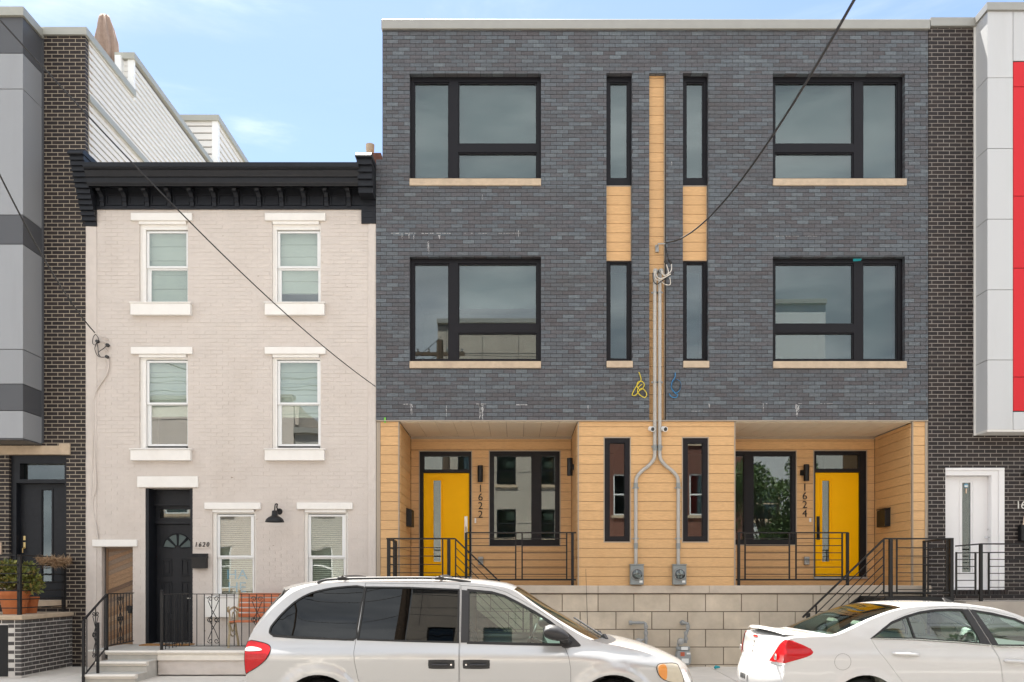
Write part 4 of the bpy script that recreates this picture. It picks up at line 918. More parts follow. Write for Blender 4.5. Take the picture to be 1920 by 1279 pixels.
for k, (lo_, up_, lab) in enumerate(((1191.8, 1227.3, 'left'), (1271.3, 1236.6, 'right'))):
    T = thing('conduit', f'grey service conduit running up to the cable loops, the {lab} of the two', 'conduit', (X(lo_), yc, ZP + .4))
    kx = -1 if k == 0 else 1; yy = YC - .055
    pts = [(X(lo_), yy, Z(1058)), (X(lo_), yy, Z(906))] + [Vector((X(lo_ + (up_ - lo_) * t), yy, Z(906 - 54 * u))) for t, u in ((.04, .18), (.18, .32), (.4, .46), (.6, .56), (.82, .70), (.96, .84))] + [(X(up_), yy, Z(851)), (X(up_), yy, Z(800)), (X(up_), yy, Z(522))]
    MB().tube(pts[:2] + catmull(pts[1:-2], 5)[1:] + pts[-2:], .0305, 12).build('pipe', M['pvc'], T, smooth=True)
    for py_ in (911, 869, 840, 1024): MB().lathe([(.0305, -.05), (.037, -.05), (.037, .05), (.0305, .05)], (X(lo_ if py_ > 900 else up_ + kx * 0) if py_ not in (869,) else X(lo_ + (up_ - lo_) * .5), yy, Z(py_ if py_ != 869 else 878.5)), n=14).build('coupling', M['meter_grey'], T, smooth=True) if py_ != 869 else None
    for py_, px in ((915, lo_), (1010, lo_), (838, up_), (717, up_), (549, up_)):
        MB().box(X(px) - .055, X(px) + .055, yy + .01, yy + .034, Z(py_) - .012, Z(py_) + .012).lathe([(.032, -.013), (.035, -.013), (.035, .013), (.032, .013)], (X(px), yy, Z(py_)), n=14).build('strap', M['galv'], T)
    hd = [Vector((X(up_), yy, Z(524))), Vector((X(up_), yy, Z(516))), Vector((X(up_ + kx * -1), yy - .04, Z(511.5))), Vector((X(up_ + kx), yy - .11, Z(513)))]
    MB().tube(catmull(hd, 5), [.036] * 12 + [.04] * 4, 12).build('weatherhead', M['galv'], T, smooth=True)
    E_ = thing('electric_meter', f'grey electric meter with round glass under the {lab} conduit', 'electric meter', (X(lo_ + 1), -.06, ZP)); mx = X(lo_ + 1.2)
    MB().box(mx - .115, mx + .115, -.10, YC - .022, ZP + .015, Z(1060)).box(mx - .125, mx + .125, -.11, YC - .023, Z(1060) - .0, Z(1058)).build('case', M['meter_grey'], E_, bevel=.007)
    zc_ = Z(1077)
    MB().lathe([(.098, 0), (.104, -.012), (.098, -.025), (.090, -.025), (.088, 0)], (mx, -.10, zc_), 'y', 26).build('ring', M['galv'], E_, smooth=True)
    MB().lathe([(.088, -.005), (0, -.005)], (mx, -.10, zc_), 'y', 26).build('dial', M['interior_dark'], E_)
    m = MB(); rng = random.Random(k)
    for q in range(9): a = rng.uniform(0, 6.28); r = rng.uniform(.01, .06); m.box(mx + r * math.cos(a) - .008, mx + r * math.cos(a) + .012, -.125, -.106, zc_ + r * math.sin(a) - .03, zc_ + r * math.sin(a) + .02)
    m.build('works', M['galv'], E_)
    MB().lathe([(.088, -.02), (.082, -.05), (.05, -.075), (0, -.08)], (mx, -.10, zc_), 'y', 24).build('glass_cover', M['glass'], E_, smooth=True)
    MB().box(mx + .04, mx + .095, -.1025, -.1, Z(1092.5), Z(1088.5)).build('sticker', M['white_plastic'], E_)
    C_ = thing('security_camera', f'small white bullet camera on the {lab} of the conduits', 'camera', (X(1219 if k == 0 else 1243), -.06, Z(804))); cx = X(1219 if k == 0 else 1242.7); cz = Z(804.5)
    ax = Vector((.35 * kx * -1 if 0 else (.3 if k == 0 else .3), -1, -.25)).normalized()
    b0 = Vector((cx, -.02, cz)); MB().tube([b0, b0 + ax * .10], .045, 16).build('body', M['white_plastic'], C_, smooth=True)
    MB().tube([b0 + ax * .095, b0 + ax * .102], .034, 16).build('lens', M['black_plastic'], C_)
    MB().tube([(cx, YC - .02, cz + .01), b0], .03, 12).build('mount', M['white_plastic'], C_)
def cable(name, pts, r, m, par, n=6, sub=8): return MB().tube(catmull([Vector(p) for p in pts], sub), r, 6).build(name, m, par, smooth=True)
def PP(px, py, y): return (X(px), y, Z(py))
T = thing('service_cables', 'tangle of white and black service cables looping at the conduit heads', 'cable', (X(1240), -.15, Z(520)))
cable('white_loop', [PP(1226,513,-.14), PP(1228,526,-.2), PP(1234,531,-.22), PP(1243,528,-.22), PP(1251,523,-.2)], .009, M['wire_white'], T)
cable('white_loop', [PP(1224,514,-.14), PP(1226,529,-.18), PP(1233,533,-.2), PP(1245,527,-.2), PP(1254,521,-.18)], .009, M['wire_white'], T)
cable('white_loop', [PP(1238,513,-.14), PP(1238,521,-.2), PP(1243,525,-.22), PP(1249,520,-.2), PP(1250,510,-.12), PP(1247,497,-.08)], .009, M['wire_white'], T)
cable('white_loop', [PP(1240,514,-.14), PP(1241,523,-.17), PP(1247,523,-.2), PP(1255,514,-.17), PP(1257,500,-.1)], .009, M['wire_white'], T)
cable('white_loop', [PP(1237,531,-.12), PP(1243,539,-.16), PP(1251,541,-.17), PP(1254,537,-.16), PP(1253,526,-.14)], .008, M['wire_white'], T)
cable('black_loop', [PP(1222,516,-.12), PP(1222,532,-.17), PP(1228,540,-.18), PP(1236,535,-.18), PP(1250,525,-.18), PP(1260,517,-.16)], .008, M['wire_black'], T)
for q in ((1245,458,1246,478,1245,496), (1246,458,1249,480,1254,496)): cable('black_loop', [PP(q[0],q[1],-.06), PP(q[2],q[3],-.09), PP(q[4],q[5],-.09)], .008, M['wire_black'], T)
for q in ((1245.5,493,1248.5,499), (1253,491,1257.5,498)): MB().tube([PP(q[0],q[1],-.09), PP(q[2],q[3],-.09)], .022, 8).build('splice', M['wire_black'], T)
MB().box(X(1230), X(1236), YD - .06, YD - .02, Z(470), Z(457)).tube([(X(1233), YD - .03, Z(460)), (X(1233), -.06, Z(460)), (X(1246), -.08, Z(460.5))], .012, 8).build('hook', M['galv'], T)
T = thing('cable_coil', 'coiled yellow cable hanging on the charcoal brick left of the conduits', 'cable', (X(1198), -.03, Z(747)))
cable('yellow_cable', [PP(1198,698,.0), PP(1201,708,-.02), PP(1201,715,-.03), PP(1196,717,-.03), PP(1194,725,-.03), PP(1200,732,-.03), PP(1206,727,-.04), PP(1207,720,-.03), PP(1201,716,-.04), PP(1195,722,-.03), PP(1188,733,-.03), PP(1185,741,-.03), PP(1191,742,-.03), PP(1197,735,-.04), PP(1203,729,-.03), PP(1210,735,-.03), PP(1212,742,-.03), PP(1208,746,-.03), PP(1201,743,-.04), PP(1195,735,-.03), PP(1197,727,-.04), PP(1203,722,-.05)], .0085, M['wire_yellow'], T)
T = thing('cable_coil', 'coiled blue cable hanging on the charcoal brick right of the conduits', 'cable', (X(1266), -.03, Z(747)))
cable('blue_cable', [PP(1266,699,.0), PP(1265,708,-.02), PP(1260,716,-.03), PP(1258,726,-.03), PP(1262,735,-.03), PP(1270,736,-.03), PP(1275,728,-.03), PP(1275,718,-.03), PP(1268,713,-.04), PP(1261,717,-.04), PP(1259,728,-.04), PP(1265,738,-.04), PP(1270,741,-.03), PP(1267,746,-.03), PP(1259,745,-.03), PP(1254,739,-.03)], .008, M['wire_blue'], T)
cable('black_cable', [PP(1265,712,-.05), PP(1274,718,-.05), PP(1274,730,-.05), PP(1266,735,-.05), PP(1259,727,-.05), PP(1261,717,-.05), PP(1267,713,-.05)], .005, M['wire_black'], T)
# gas meters
def gas(label, px, top, full):
    T = thing('gas_meter', label, 'gas meter', (X(px), -.15, .1)); x = X(px); yy = -.17
    zt = Z(top)
    if full:
        MB().lathe([(0, -.03), (.045, -.03), (.045, .0), (0, 0)], (x + .02, -.005, zt), 'y', 16).tube([(x + .02, -.01, zt), (x + .02, -.13, zt), (x + .085, -.16, zt - .01), (x + .085, -.17, zt - .10), (x + .045, -.17, zt - .20), (x + .045, -.17, zt - .34)], .028, 10).build('pipe', M['gas_grey'], T, smooth=True)
    else:
        MB().tube([(x - .17, -.06, zt), (x + .06, -.10, zt), (x + .085, -.13, zt - .01), (x + .085, -.17, zt - .08), (x + .085, -.17, zt - .36)], .026, 10).lathe([(0, -.02), (.04, -.02), (.04, .03), (0, .03)], (x - .17, -.06, zt), 'x', 12).build('pipe', M['gas_grey'], T, smooth=True)
    for zz in (zt - .06, zt - .17, zt - .27): MB().lathe([(.02, -.025), (.036, -.025), (.036, .025), (.02, .025)], (x + .085 if not full or zz > zt - .12 else x + .05, -.17, zz), n=10).build('fitting', M['galv'], T)
    MB().tube([(x - .085, yy, zt - .52), (x - .085, yy, zt - .34), (x - .04, yy, zt - .29), (x + .045, yy, zt - .29)], .022, 10).lathe([(0, -.07), (.055, -.06), (.06, -.01), (.04, .0), (0, 0)], (x - .05, yy - .03, zt - .31), 'y', 14).build('regulator', M['galv'], T, smooth=True)
    MB().box(x - .115, x + .115, yy - .07, yy + .07, zt - .47, zt - .40).build('top_case', M['gas_grey'], T, bevel=.02)
    bz = zt - .47
    MB().prism([(x - .105, bz), (x + .105, bz), (x + .125, bz - .09), (x + .125, bz - .2), (x + .09, bz - .245), (x - .09, bz - .245), (x - .125, bz - .2), (x - .125, bz - .09)], yy - .085, yy + .085).build('body', M['gas_grey'], T, bevel=.015)
    MB().box(x - .045, x + .065, yy - .09, yy - .07, zt - .455, zt - .40).build('index', M['white_plastic'], T)
    MB().box(x - .06, x + .01, yy - .0875, yy - .08, bz - .09, bz - .02).build('sticker', M['label_red'], T); MB().box(x - .04, x + .08, yy - .0878, yy - .08, bz - .21, bz - .13).build('sticker', M['white_plastic'], T)
    MB().box(x + .045, x + .11, yy - .088, yy - .08, bz - .06, bz - .03).build('sticker', M['white_plastic'], T)
gas('grey gas meter half hidden by the van bonnet before the block wall', 1199, 1167.5, False)
gas('grey gas meter with stickers before the block wall, right of the van', 1277, 1167.5, True)
MB().tube([(X(1340,-.4), -.42, .02), (X(1342,-.4), -.40, .035), (X(1350,-.4), -.38, .03)], [.02,.03,.015], 6).build('litter', M['tape_teal'])
tag(bpy.data.objects['litter'], 'crumpled teal scrap of litter at the foot of the block wall', 'litter')

# ================================================================== FITTINGS OF THE BEIGE HOUSE
T = thing('house_number', 'slanted black number 1620 on a plate beside the black door', 'number sign', (X(377), Y0 - .02, Z(1027)))
box('plate', X(362.5), X(392.5), Y0 - .015, Y0, Z(1028), Z(1026), M['beige'], T)
for k, ch in enumerate('1620'): text_mesh('digit', ch, .078, (X(366.5 + k * 7.3), Y0 - .012, Z(1025)), M['black_metal'], T, shear=.2, sx=.85)
T = thing('mailbox', 'black mailbox under the number 1620', 'mailbox', (X(376), Y0 - .1, Z(1066))); a, b = X(362), X(389)
MB().box(a, b, Y0 - .10, Y0 - .004, Z(1066), Z(1046)).build('box', M['black_metal'], T, bevel=.005)
MB().prism([(Y0 - .004, Z(1038)), (Y0 - .05, Z(1038.5)), (Y0 - .115, Z(1045)), (Y0 - .115, Z(1049)), (Y0 - .004, Z(1046) + .003)], a - .006, b + .006, 'x').build('lid', M['black_metal'], T)
T = thing('barn_lamp', 'black gooseneck barn lamp between the ground floor windows', 'lamp', (X(515), Y0 - .2, Z(979)))
lx_, ly_, lz_ = X(515, -.28), -.28, Z(979, -.28); wz = Z(959)
MB().lathe([(0, -.025), (.05, -.025), (.055, 0)], (X(523), Y0 - .002, wz), 'y', 18).build('wall_plate', M['black_metal'], T, smooth=True)
MB().tube(catmull([(X(523), Y0 - .02, wz), (X(521), -.06, wz + .06), (lx_ + .01, -.16, wz + .11), (lx_, -.25, wz + .09), (lx_, ly_, lz_ + .17)], 6), .012, 8).build('arm', M['black_metal'], T, smooth=True)
MB().lathe([(.02, .20), (.045, .19), (.05, .13), (.055, .11), (.10, .085), (.14, .05), (.155, .015), (.158, 0), (.150, 0), (.13, .045), (.05, .10), (.04, .18)], (lx_, ly_, lz_), n=26).build('shade', M['black_metal'], T, smooth=True)
T = thing('service_drop', 'painted service conduit and black insulators on the left edge of the beige house', 'cable', (X(190), Y0, Z(1012)))
cable('painted_conduit', [PP(203,673,Y0-.03), PP(203,690,Y0-.03), PP(198,705,Y0-.02), PP(186,722,Y0-.02), PP(178,738,Y0-.02), PP(175,760,Y0-.02), PP(176,820,Y0-.02), PP(178,870,Y0-.02), PP(179,915,Y0-.02), PP(174,935,Y0-.02), PP(174,955,Y0-.02), PP(180,990,Y0-.02), PP(184,1022,Y0-.02)], .014, M['beige'], T)
cable('painted_conduit', [PP(174,750,Y0-.02), PP(173,850,Y0-.02), PP(171,930,Y0-.02), PP(174,945,Y0-.02)], .011, M['beige'], T)
for px, py_ in ((184, 641), (203, 648), (202, 670)): MB().lathe([(0, -.07), (.025, -.065), (.03, -.04), (.02, -.03), (.028, -.01), (.015, 0)], (X(px), Y0 - .02, Z(py_)), 'y', 12).build('insulator', M['black_plastic'], T, smooth=True)
for q in ([(181,628),(177,634),(176,645),(181,648),(185,642)], [(181,628),(186,634),(188,641)], [(184,643),(180,655),(185,668),(194,671),(202,670)], [(204,648),(196,655),(187,662),(190,670)], [(184,642),(186,655),(187,668)]): cable('black_lead', [PP(a, b, Y0 - .07) for a, b in q], .006, M['wire_black'], T)
for k, py_ in enumerate((640, 648, 655, 662)): MB().tube([PP(191 + k, py_ - 10, Y0), PP(194 + k, py_ - 8, Y0 - .05), PP(199, py_ - 6, Y0 - .05), PP(202, py_ - 3, Y0)], .010, 6).build('bracket', M['beige'], T)
# porch platform and steps
PT = thing('porch_steps', 'cream and grey painted porch platform with front steps of the beige house', 'steps', (-4.6, -.8, 0))
yf = -1.2; zp = .385; xs = X(293, -1.3); xe = XL - .06; xw_ = X(187, -1.6)
MB().box(xs - .02, xe, yf + .05, -.001, 0, zp - .02).build('platform', M['beige_stucco'], PT)
MB().box(X(198, -.6), xe, yf - .0, Y0 - .001, zp - .02, zp).build('deck', M['step_grey'], PT)
MB().prism([(yf, zp + .002), (yf - .07, zp + .002), (yf - .085, zp - .03), (yf - .06, zp - .06), (yf - .045, zp - .075), (yf - .06, zp - .09), (yf - .06, zp - .155), (yf, zp - .16)], xs, xe, 'x').build('nosing', M['step_white'], PT)
n = 60; nx = 40; rng = random.Random(9); V = []
for i in range(nx + 1):
    for k in range(9): V.append((xs + (xe - xs) * i / nx, yf - .02 - .02 * rng.random(), (zp - .14) * k / 8))
MB().add(V, [(i*9+k, i*9+k+1, (i+1)*9+k+1, (i+1)*9+k) for i in range(nx) for k in range(8)]).build('stucco_face', M['beige_stucco'], PT, smooth='all')
for k, (yy, zz, xa) in enumerate(((-1.25, zp - .001, X(198, -1.25)), (-1.62, .245, X(180, -1.62)), (-1.99, .09, X(153, -1.99)))):
    MB().box(xa + .02, xs - .022 - .003 * k, yy + .03, -1.1 if k else -.3, -.06, zz - .02).build('step', M['step_grey'], PT)
    MB().prism([(yy + .06, zz), (yy - .02, zz), (yy - .035, zz - .025), (yy - .015, zz - .048), (yy + .0, zz - .052), (yy + .0, zz - .065), (yy + .06, zz - .065)], xa, xs - .004, 'x').build('step_nosing', M['step_white'], PT)
    MB().box(xa + .01, xs - .006 - .003 * k, yy + .06, yy + .40 if k else -.3, zz - .02, zz - .002).build('tread', M['step_grey'], PT)
box('door_mat_base', dop[0] + .02, dop[1] - .02, Y0 - .02, YDr, .36, .392, M['step_grey'], OH)
tag(box('door_mat', X(266, -.2), X(357, -.2), -.32, .0, zp + .002, zp + .018, M['mat_coir']), 'brown coir doormat before the black front door', 'doormat')
def scroll(par, x, y, z0, z1, s=1, plane='x'):
    """pair of C-scrolls with an X between two balusters"""
    m = MB(); h = z1 - z0
    def g(u, v): return (x + u, y, z0 + v) if plane == 'x' else (x, y + u, z0 + v)
    def spiral(cu, cv, r, d, vd):
        pts = []
        for i in range(22):
            a = i / 21 * 3.6 * math.pi / 1.6; rr = r * (1 - .72 * i / 21); pts.append(g(cu + d * (rr * math.cos(a) - r * .1), cv + vd * rr * math.sin(a)))
        return pts
    for d in (-1, 1):
        for cv, vd in ((h * .93, 1), (h * .5, -1), (h * .5, 1), (h * .07, -1)): m.tube(spiral(d * .055, cv, .042, d, vd), .006, 5)
        m.tube([g(d * .085, h * .90), g(d * .02, h * .70), g(-d * .06, h * .52)], .006, 5); m.tube([g(-d * .06, h * .48), g(d * .02, h * .30), g(d * .085, h * .1)], .006, 5)
    return m.build('scroll', M['black_metal'], par)
FR = thing('iron_railing', 'black wrought iron railing with scrolls along the porch front, before the bench', 'railing', (-4.4, -1.15, zp)); y = -1.15
zt_f, zb_f = 1.285, .455; xa, xb = X(303, y), xe - .1
ubox('post', xa - .018, xa + .018, y - .018, y + .018, zp, zt_f + .02, M['black_metal'], FR)
MB().lathe([(0, .05), (.02, .035), (.024, .02), (.015, 0)], (xa, y, zt_f + .02), n=10).build('post_cap', M['black_metal'], FR)
MB().box(xa, xb, y - .015, y + .015, zt_f - .012, zt_f).build('top_rail', M['black_metal'], FR)
MB().box(xa, xb, y - .012, y + .012, zb_f - .012, zb_f).build('bottom_rail', M['black_metal'], FR)
k = 0; x = xa + .085
while x < xb:
    tw = [(x, y, zb_f), (x, y, zt_f - .012)]
    MB().tube(tw, .0075, 6).build('baluster', M['black_metal'], FR); x += .1195; k += 1
for sxp in (400, 482): scroll(FR, X(sxp, y), y, zb_f + .02, zt_f - .03)
# lower gate-like return beside the post
MB().box(xa - .02, xa + .02, y + .02, -.1, zt_f - .02, zt_f - .006).build('top_rail', M['black_metal'], FR)
for yy in (-1.0, -.86, -.72, -.58, -.44, -.30, -.16): MB().tube([(xa, yy, zp), (xa, yy, zt_f - .02)], .0075, 6).build('baluster', M['black_metal'], FR)
MB().box(xa - .01, xa + .01, y + .02, -.1, zp + .06, zp + .075).build('bottom_rail', M['black_metal'], FR)
SR = thing('iron_railing', 'black wrought iron handrail up the left side of the front steps', 'railing', (-6.55, -1.2, 0)); xr = -6.52
pA, pB, pC = (xr - .10, -.05, 1.28), (xr, -1.18, 1.28), (xr + .06, -2.02, .90)
for a, b in ((pA, pB), (pB, pC)):
    MB().bar(a, b, .035, .014).build('top_rail', M['black_metal'], SR)
    dz = -.83 if a is pA else -.84
    MB().bar((a[0], a[1], a[2] + dz), (b[0], b[1], b[2] + dz + (-.0)), .022, .014).build('bottom_rail', M['black_metal'], SR)
for t in np.linspace(.04, .97, 9): q = Vector(pA).lerp(Vector(pB), t); MB().tube([(q.x, q.y, q.z - .83), q], .0075, 6).build('baluster', M['black_metal'], SR)
for t in (.12, .5, .86): q = Vector(pB).lerp(Vector(pC), t); MB().tube([(q.x, q.y, q.z - .84), q], .0075, 6).build('baluster', M['black_metal'], SR)
for q, z0 in ((pB, .25), (pC, -.06)): ubox('post', q[0] - .017, q[0] + .017, q[1] - .017, q[1] + .017, z0, q[2], M['black_metal'], SR)
ubox('post', pC[0] + .10, pC[0] + .134, pC[1] + .18, pC[1] + .214, 0, .86, M['black_metal'], SR)
scroll(SR, xr - .05, -.62, .48, 1.24, plane='y'); scroll(SR, xr + .03, -1.6, .30, 1.02, plane='y')
# bench
BN = thing('garden_bench', 'red oak slat bench with cream cast iron ends behind the iron railing', 'bench', (-4, -.5, zp))
bx0, bx1 = X(441, -.5), X(441, -.5) + 1.25
for k in range(5): MB().box(bx0, bx1, -.36 + k * .022, -.335 + k * .022, zp + .49 + k * .085, zp + .555 + k * .085).build('back_slat', M['bench_wood'], BN, bevel=.006)
for k in range(5): MB().box(bx0, bx1, -.80 + k * .085, -.735 + k * .085, zp + .42, zp + .445).build('seat_slat', M['bench_wood'], BN, bevel=.006)
for x in (bx0 - .01, bx1 + .01):
    m = MB()
    for pts, r in (([(-.80,.0),(-.78,.14),(-.74,.28),(-.77,.40)], .02), ([(-.30,.0),(-.34,.12),(-.42,.26),(-.46,.40)], .02), ([(-.80,.40),(-.6,.405),(-.38,.42)], .018), ([(-.38,.40),(-.34,.55),(-.27,.72),(-.24,.90),(-.27,.95)], .02), ([(-.34,.62),(-.5,.66),(-.68,.64),(-.80,.60),(-.83,.64),(-.79,.67)], .018), ([(-.78,.40),(-.74,.50),(-.76,.60)], .014), ([(-.72,.38),(-.6,.26),(-.5,.36)], .011), ([(-.55,.42),(-.5,.52),(-.58,.58),(-.63,.5)], .010), ([(-.45,.44),(-.40,.55),(-.47,.61)], .010), ([(-.74,.25),(-.6,.18),(-.42,.22)], .010)):
        m.tube(catmull([(x, a, zp + b + .002) for a, b in pts], 5), r, 7)
    m.build('end_frame', M['cast_iron'], BN, smooth=True)
# ================================================================== PARKED CARS
def inpoly(P_, poly):
    x, z = P_[:, 0], P_[:, 1]; r = np.zeros(len(P_), bool); q = np.array(poly); j = len(q) - 1
    for i in range(len(q)):
        xi, zi = q[i]; xj, zj = q[j]
        if zi != zj: r ^= ((zi > z) != (zj > z)) & (x < (xj - xi) * (z - zi) / (zj - zi) + xi)
        j = i
    return r
def dens(poly, d=.035):
    o = []
    for i, a in enumerate(poly):
        b = poly[(i + 1) % len(poly)]; n = max(1, int(math.dist(a, b) / d)); o += [(a[0] + (b[0] - a[0]) * k / n, a[1] + (b[1] - a[1]) * k / n) for k in range(n)]
    return o
def area(p): return sum(a[0] * b[1] - b[0] * a[1] for a, b in zip(p, p[1:] + p[:1])) / 2
def offset(poly, d):
    """grow (d>0) or shrink a simple outline"""
    s = 1 if area(poly) > 0 else -1; n = len(poly); o = []
    for i in range(n):
        a, b, c = Vector(poly[i-1]), Vector(poly[i]), Vector(poly[(i+1) % n]); e1 = (b - a); e2 = (c - b)
        n1 = Vector((e1.y, -e1.x)).normalized() * s; n2 = Vector((e2.y, -e2.x)).normalized() * s; m = (n1 + n2)
        m = m.normalized() if m.length > 1e-6 else n1; k = max(.5, m.dot(n1)); o.append(tuple(b + m * d / k))
    return o
def rounded(poly, n=6): return [tuple(p)[:2] for p in catmull([Vector((*p, 0)) for p in [poly[-1]] + poly + poly[:2]], n)[n:-n]][:-1]
class Car:
    def __init__(s, T, yc, zs, E, C, W, pw):
        s.T, s.yc, s.zs, s.W = T, yc, zs, W
        s.E = catmull([(a, 0, b) for a, b in E], 8); s.C = catmull([(a, 0, b) for a, b in C], 8); s.pw = pw; s.n = len(E) - 1
    def at(s, arr, u):
        f = u * 8; i = min(int(f), len(arr) - 2); return arr[i].lerp(arr[i + 1], f - i)
    def pt(s, u, t):
        e, c = s.at(s.E, u), s.at(s.C, u); f = abs(t) ** s.pw(u); p = c.lerp(e, f); return Vector((p.x, s.yc + t * s.W(e.x, e.z), s.zs + p.z))
    def strip(s, name, u0, u1, mat_, t0=-1, t1=1, off=0, nt=28, nu=None, parent=None, t0b=None, t1b=None):
        nu = nu or max(4, int((u1 - u0) * 8)); V = []; ts = [t0 + (t1 - t0) * j / nt for j in range(nt + 1)]
        if t0 == -1 and t1 == 1: ts = [math.copysign(1 - (1 - abs(t)) ** 1.6, t) for t in ts]
        for i in range(nu + 1):
            u = u0 + (u1 - u0) * i / nu
            g = i / nu
            for t in ts:
                if t0b is not None: a_, b_ = t0 + (t0b - t0) * g, t1 + (t1b - t1) * g; t = a_ + (b_ - a_) * (t - t0) / (t1 - t0)
                p = s.pt(u, t)
                if off:
                    du = s.pt(min(u + .03, s.n), t) - s.pt(max(u - .03, 0), t); dt = s.pt(u, min(t + .02, 1)) - s.pt(u, max(t - .02, -1)); nn = dt.cross(du)
                    if nn.length > 1e-9:
                        nn.normalize()
                        cen = s.at(s.C, u); out_ = Vector((p.x - s.mid, (p.y - s.yc) * .5, p.z - s.zs - .7))
                        if nn.dot(out_) < 0: nn = -nn
                        p = p + nn * off
                V.append(p)
        k = nt + 1
        return MB().add(V, [(i*k+j, i*k+j+1, (i+1)*k+j+1, (i+1)*k+j) for i in range(nu) for j in range(nt)]).build(name, mat_, parent or s.T, smooth='all')
    def side(s, name, outline, holes, mat_, off=0, sg=-1, parent=None, res=.045, rim=.018, smooth='all'):
        lo = [min(p[i] for p in outline) for i in (0, 1)]; hi = [max(p[i] for p in outline) for i in (0, 1)]
        out_ = dens(outline); hs = [dens(h) for h in holes]
        g = np.array([(x, z) for x in np.arange(lo[0] + res / 2, hi[0], res) for z in np.arange(lo[1] + res / 2, hi[1], res)]).reshape(-1, 2)
        if len(g):
            k = inpoly(g, out_)
            for h in hs: k &= ~inpoly(g, h)
            bd = np.array(out_ + [p for h in hs for p in h]); g = g[k]
            if len(g): g = g[np.array([((bd - q) ** 2).sum(1).min() > (res * .45) ** 2 for q in g])]
        vs = []; es = []
        for L_ in [out_] + hs:
            n0 = len(vs); vs += L_; es += [(n0 + i, n0 + (i + 1) % len(L_)) for i in range(len(L_))]
        vs += [tuple(q) for q in g]
        r = delaunay_2d_cdt([Vector(v) for v in vs], es, [], 0, 1e-5)
        co = np.array([tuple(v) for v in r[0]]); tr = np.array([f for f in r[2] if len(f) == 3]); cen = co[tr].mean(1); keep = inpoly(cen, out_)
        for h in hs: keep &= ~inpoly(cen, h)
        tr = tr[keep]
        V = [(x, s.yc + sg * (s.W(x, z) + off), s.zs + z) for x, z in co]; Fs = [tuple(int(i) for i in t) for t in tr]
        if rim:
            cnt = {}
            for f in Fs:
                for a, b in ((f[0], f[1]), (f[1], f[2]), (f[2], f[0])): cnt.setdefault((min(a, b), max(a, b)), []).append((a, b))
            bv = {}; m2 = MB()
            for e, l in cnt.items():
                if len(l) == 1:
                    q = []
                    for i in l[0]:
                        if i not in bv: bv[i] = len(V); V.append((V[i][0], V[i][1] - sg * rim, V[i][2]))
                    a, b = l[0]; Fs.append((b, a, bv[a], bv[b]))
        used = sorted({i for f in Fs for i in f}); mp_ = {j: i for i, j in enumerate(used)}
        me = bpy.data.meshes.new(name); me.from_pydata([V[i] for i in used], [], [tuple(mp_[i] for i in f) for f in Fs]); me.materials.append(mat_)
        bm = bmesh.new(); bm.from_mesh(me); bmesh.ops.recalc_face_normals(bm, faces=bm.faces); bm.to_mesh(me); bm.free()
        me.polygons.foreach_set('use_smooth', [True] * len(me.polygons)); me.set_sharp_from_angle(angle=math.radians(45))
        o = bpy.data.objects.new(name, me); COL.objects.link(o); return setp(o, parent or s.T)
    def glazed(s, name, poly, mat_, sg, parent, trim=.016, tm=None):
        gl_ = s.side(name, offset(poly, .006), [], mat_, -.010, sg, parent, rim=0, res=.09)
        s.side('window_seal', offset(poly, trim), [offset(poly, -.008)], tm or M['rubber'], .003, sg, parent, res=.5, rim=.014)
        return gl_
def arch(c, r, z0, n=22):
    a0 = math.asin((z0 - .33) / r); return [(c - r * math.cos(a), .33 + r * math.sin(a)) for a in np.linspace(a0, math.pi - a0, n)]
def wheels(car, xs_, r=.33, w_=.205, inset=.06, spokes=7):
    for x in xs_:
        for sg in (-1, 1):
            y_ = car.yc + sg * (car.W(x, .5) - inset - w_ / 2)
            tq = MB().lathe([(.20, -w_/2 + .02), (r * .9, -w_/2), (r * .985, -w_/2 + .03), (r, -w_/2 + .06), (r, w_/2 - .06), (r * .985, w_/2 - .03), (r * .9, w_/2), (.20, w_/2 - .02)], (x, y_, car.zs + r), 'y', 36).build('wheel', M['rubber'], car.T, smooth=True)
            MB().lathe([(.205, sg * .09), (.215, sg * .095), (.212, sg * .03), (.19, sg * .0), (.0, sg * .0)], (x, y_, car.zs + r), 'y', 30).build('rim', M['alloy'], tq, smooth=True)
            m = MB()
            for k in range(spokes):
                a = 2 * math.pi * k / spokes; m.bar((x + .04 * math.cos(a), y_ + sg * .065, car.zs + r + .04 * math.sin(a)), (x + .2 * math.cos(a), y_ + sg * .075, car.zs + r + .2 * math.sin(a)), .05, .025)
            m.lathe([(0, sg * .085), (.05, sg * .08), (.06, sg * .05)], (x, y_, car.zs + r), 'y', 16); m.build('spokes', M['alloy'], tq)
            MB().lathe([(r + .075, -.16), (r + .075, .13)], (x, car.yc + sg * (car.W(x, .5) - .19), car.zs + r), 'y', 30).lathe([(r + .075, -sg * .15), (0, -sg * .15)], (x, car.yc + sg * (car.W(x, .5) - .19), car.zs + r), 'y', 30).build('wheel_well', M['rubber'], car.T)
def seat(T, x, y, z, face, m, h=.66, w_=.48, head=True, parent=None):
    f = face; o = MB().prism([(x - f*.02, z), (x + f*.46, z + .05), (x + f*.48, z + .14), (x + f*.04, z + .13)], y - w_/2, y + w_/2).build('seat', m, T, bevel=.03)
    MB().prism([(x - f*.02, z + .06), (x + f*.10, z + .08), (x - f*.06, z + h), (x - f*.16, z + h)], y - w_/2, y + w_/2).build('seat_back', m, T, bevel=.035)
    if head: MB().prism([(x - f*.08, z + h + .03), (x - f*.16, z + h + .03), (x - f*.19, z + h + .21), (x - f*.12, z + h + .22)], y - .13, y + .13).build('headrest', m, T, bevel=.03)
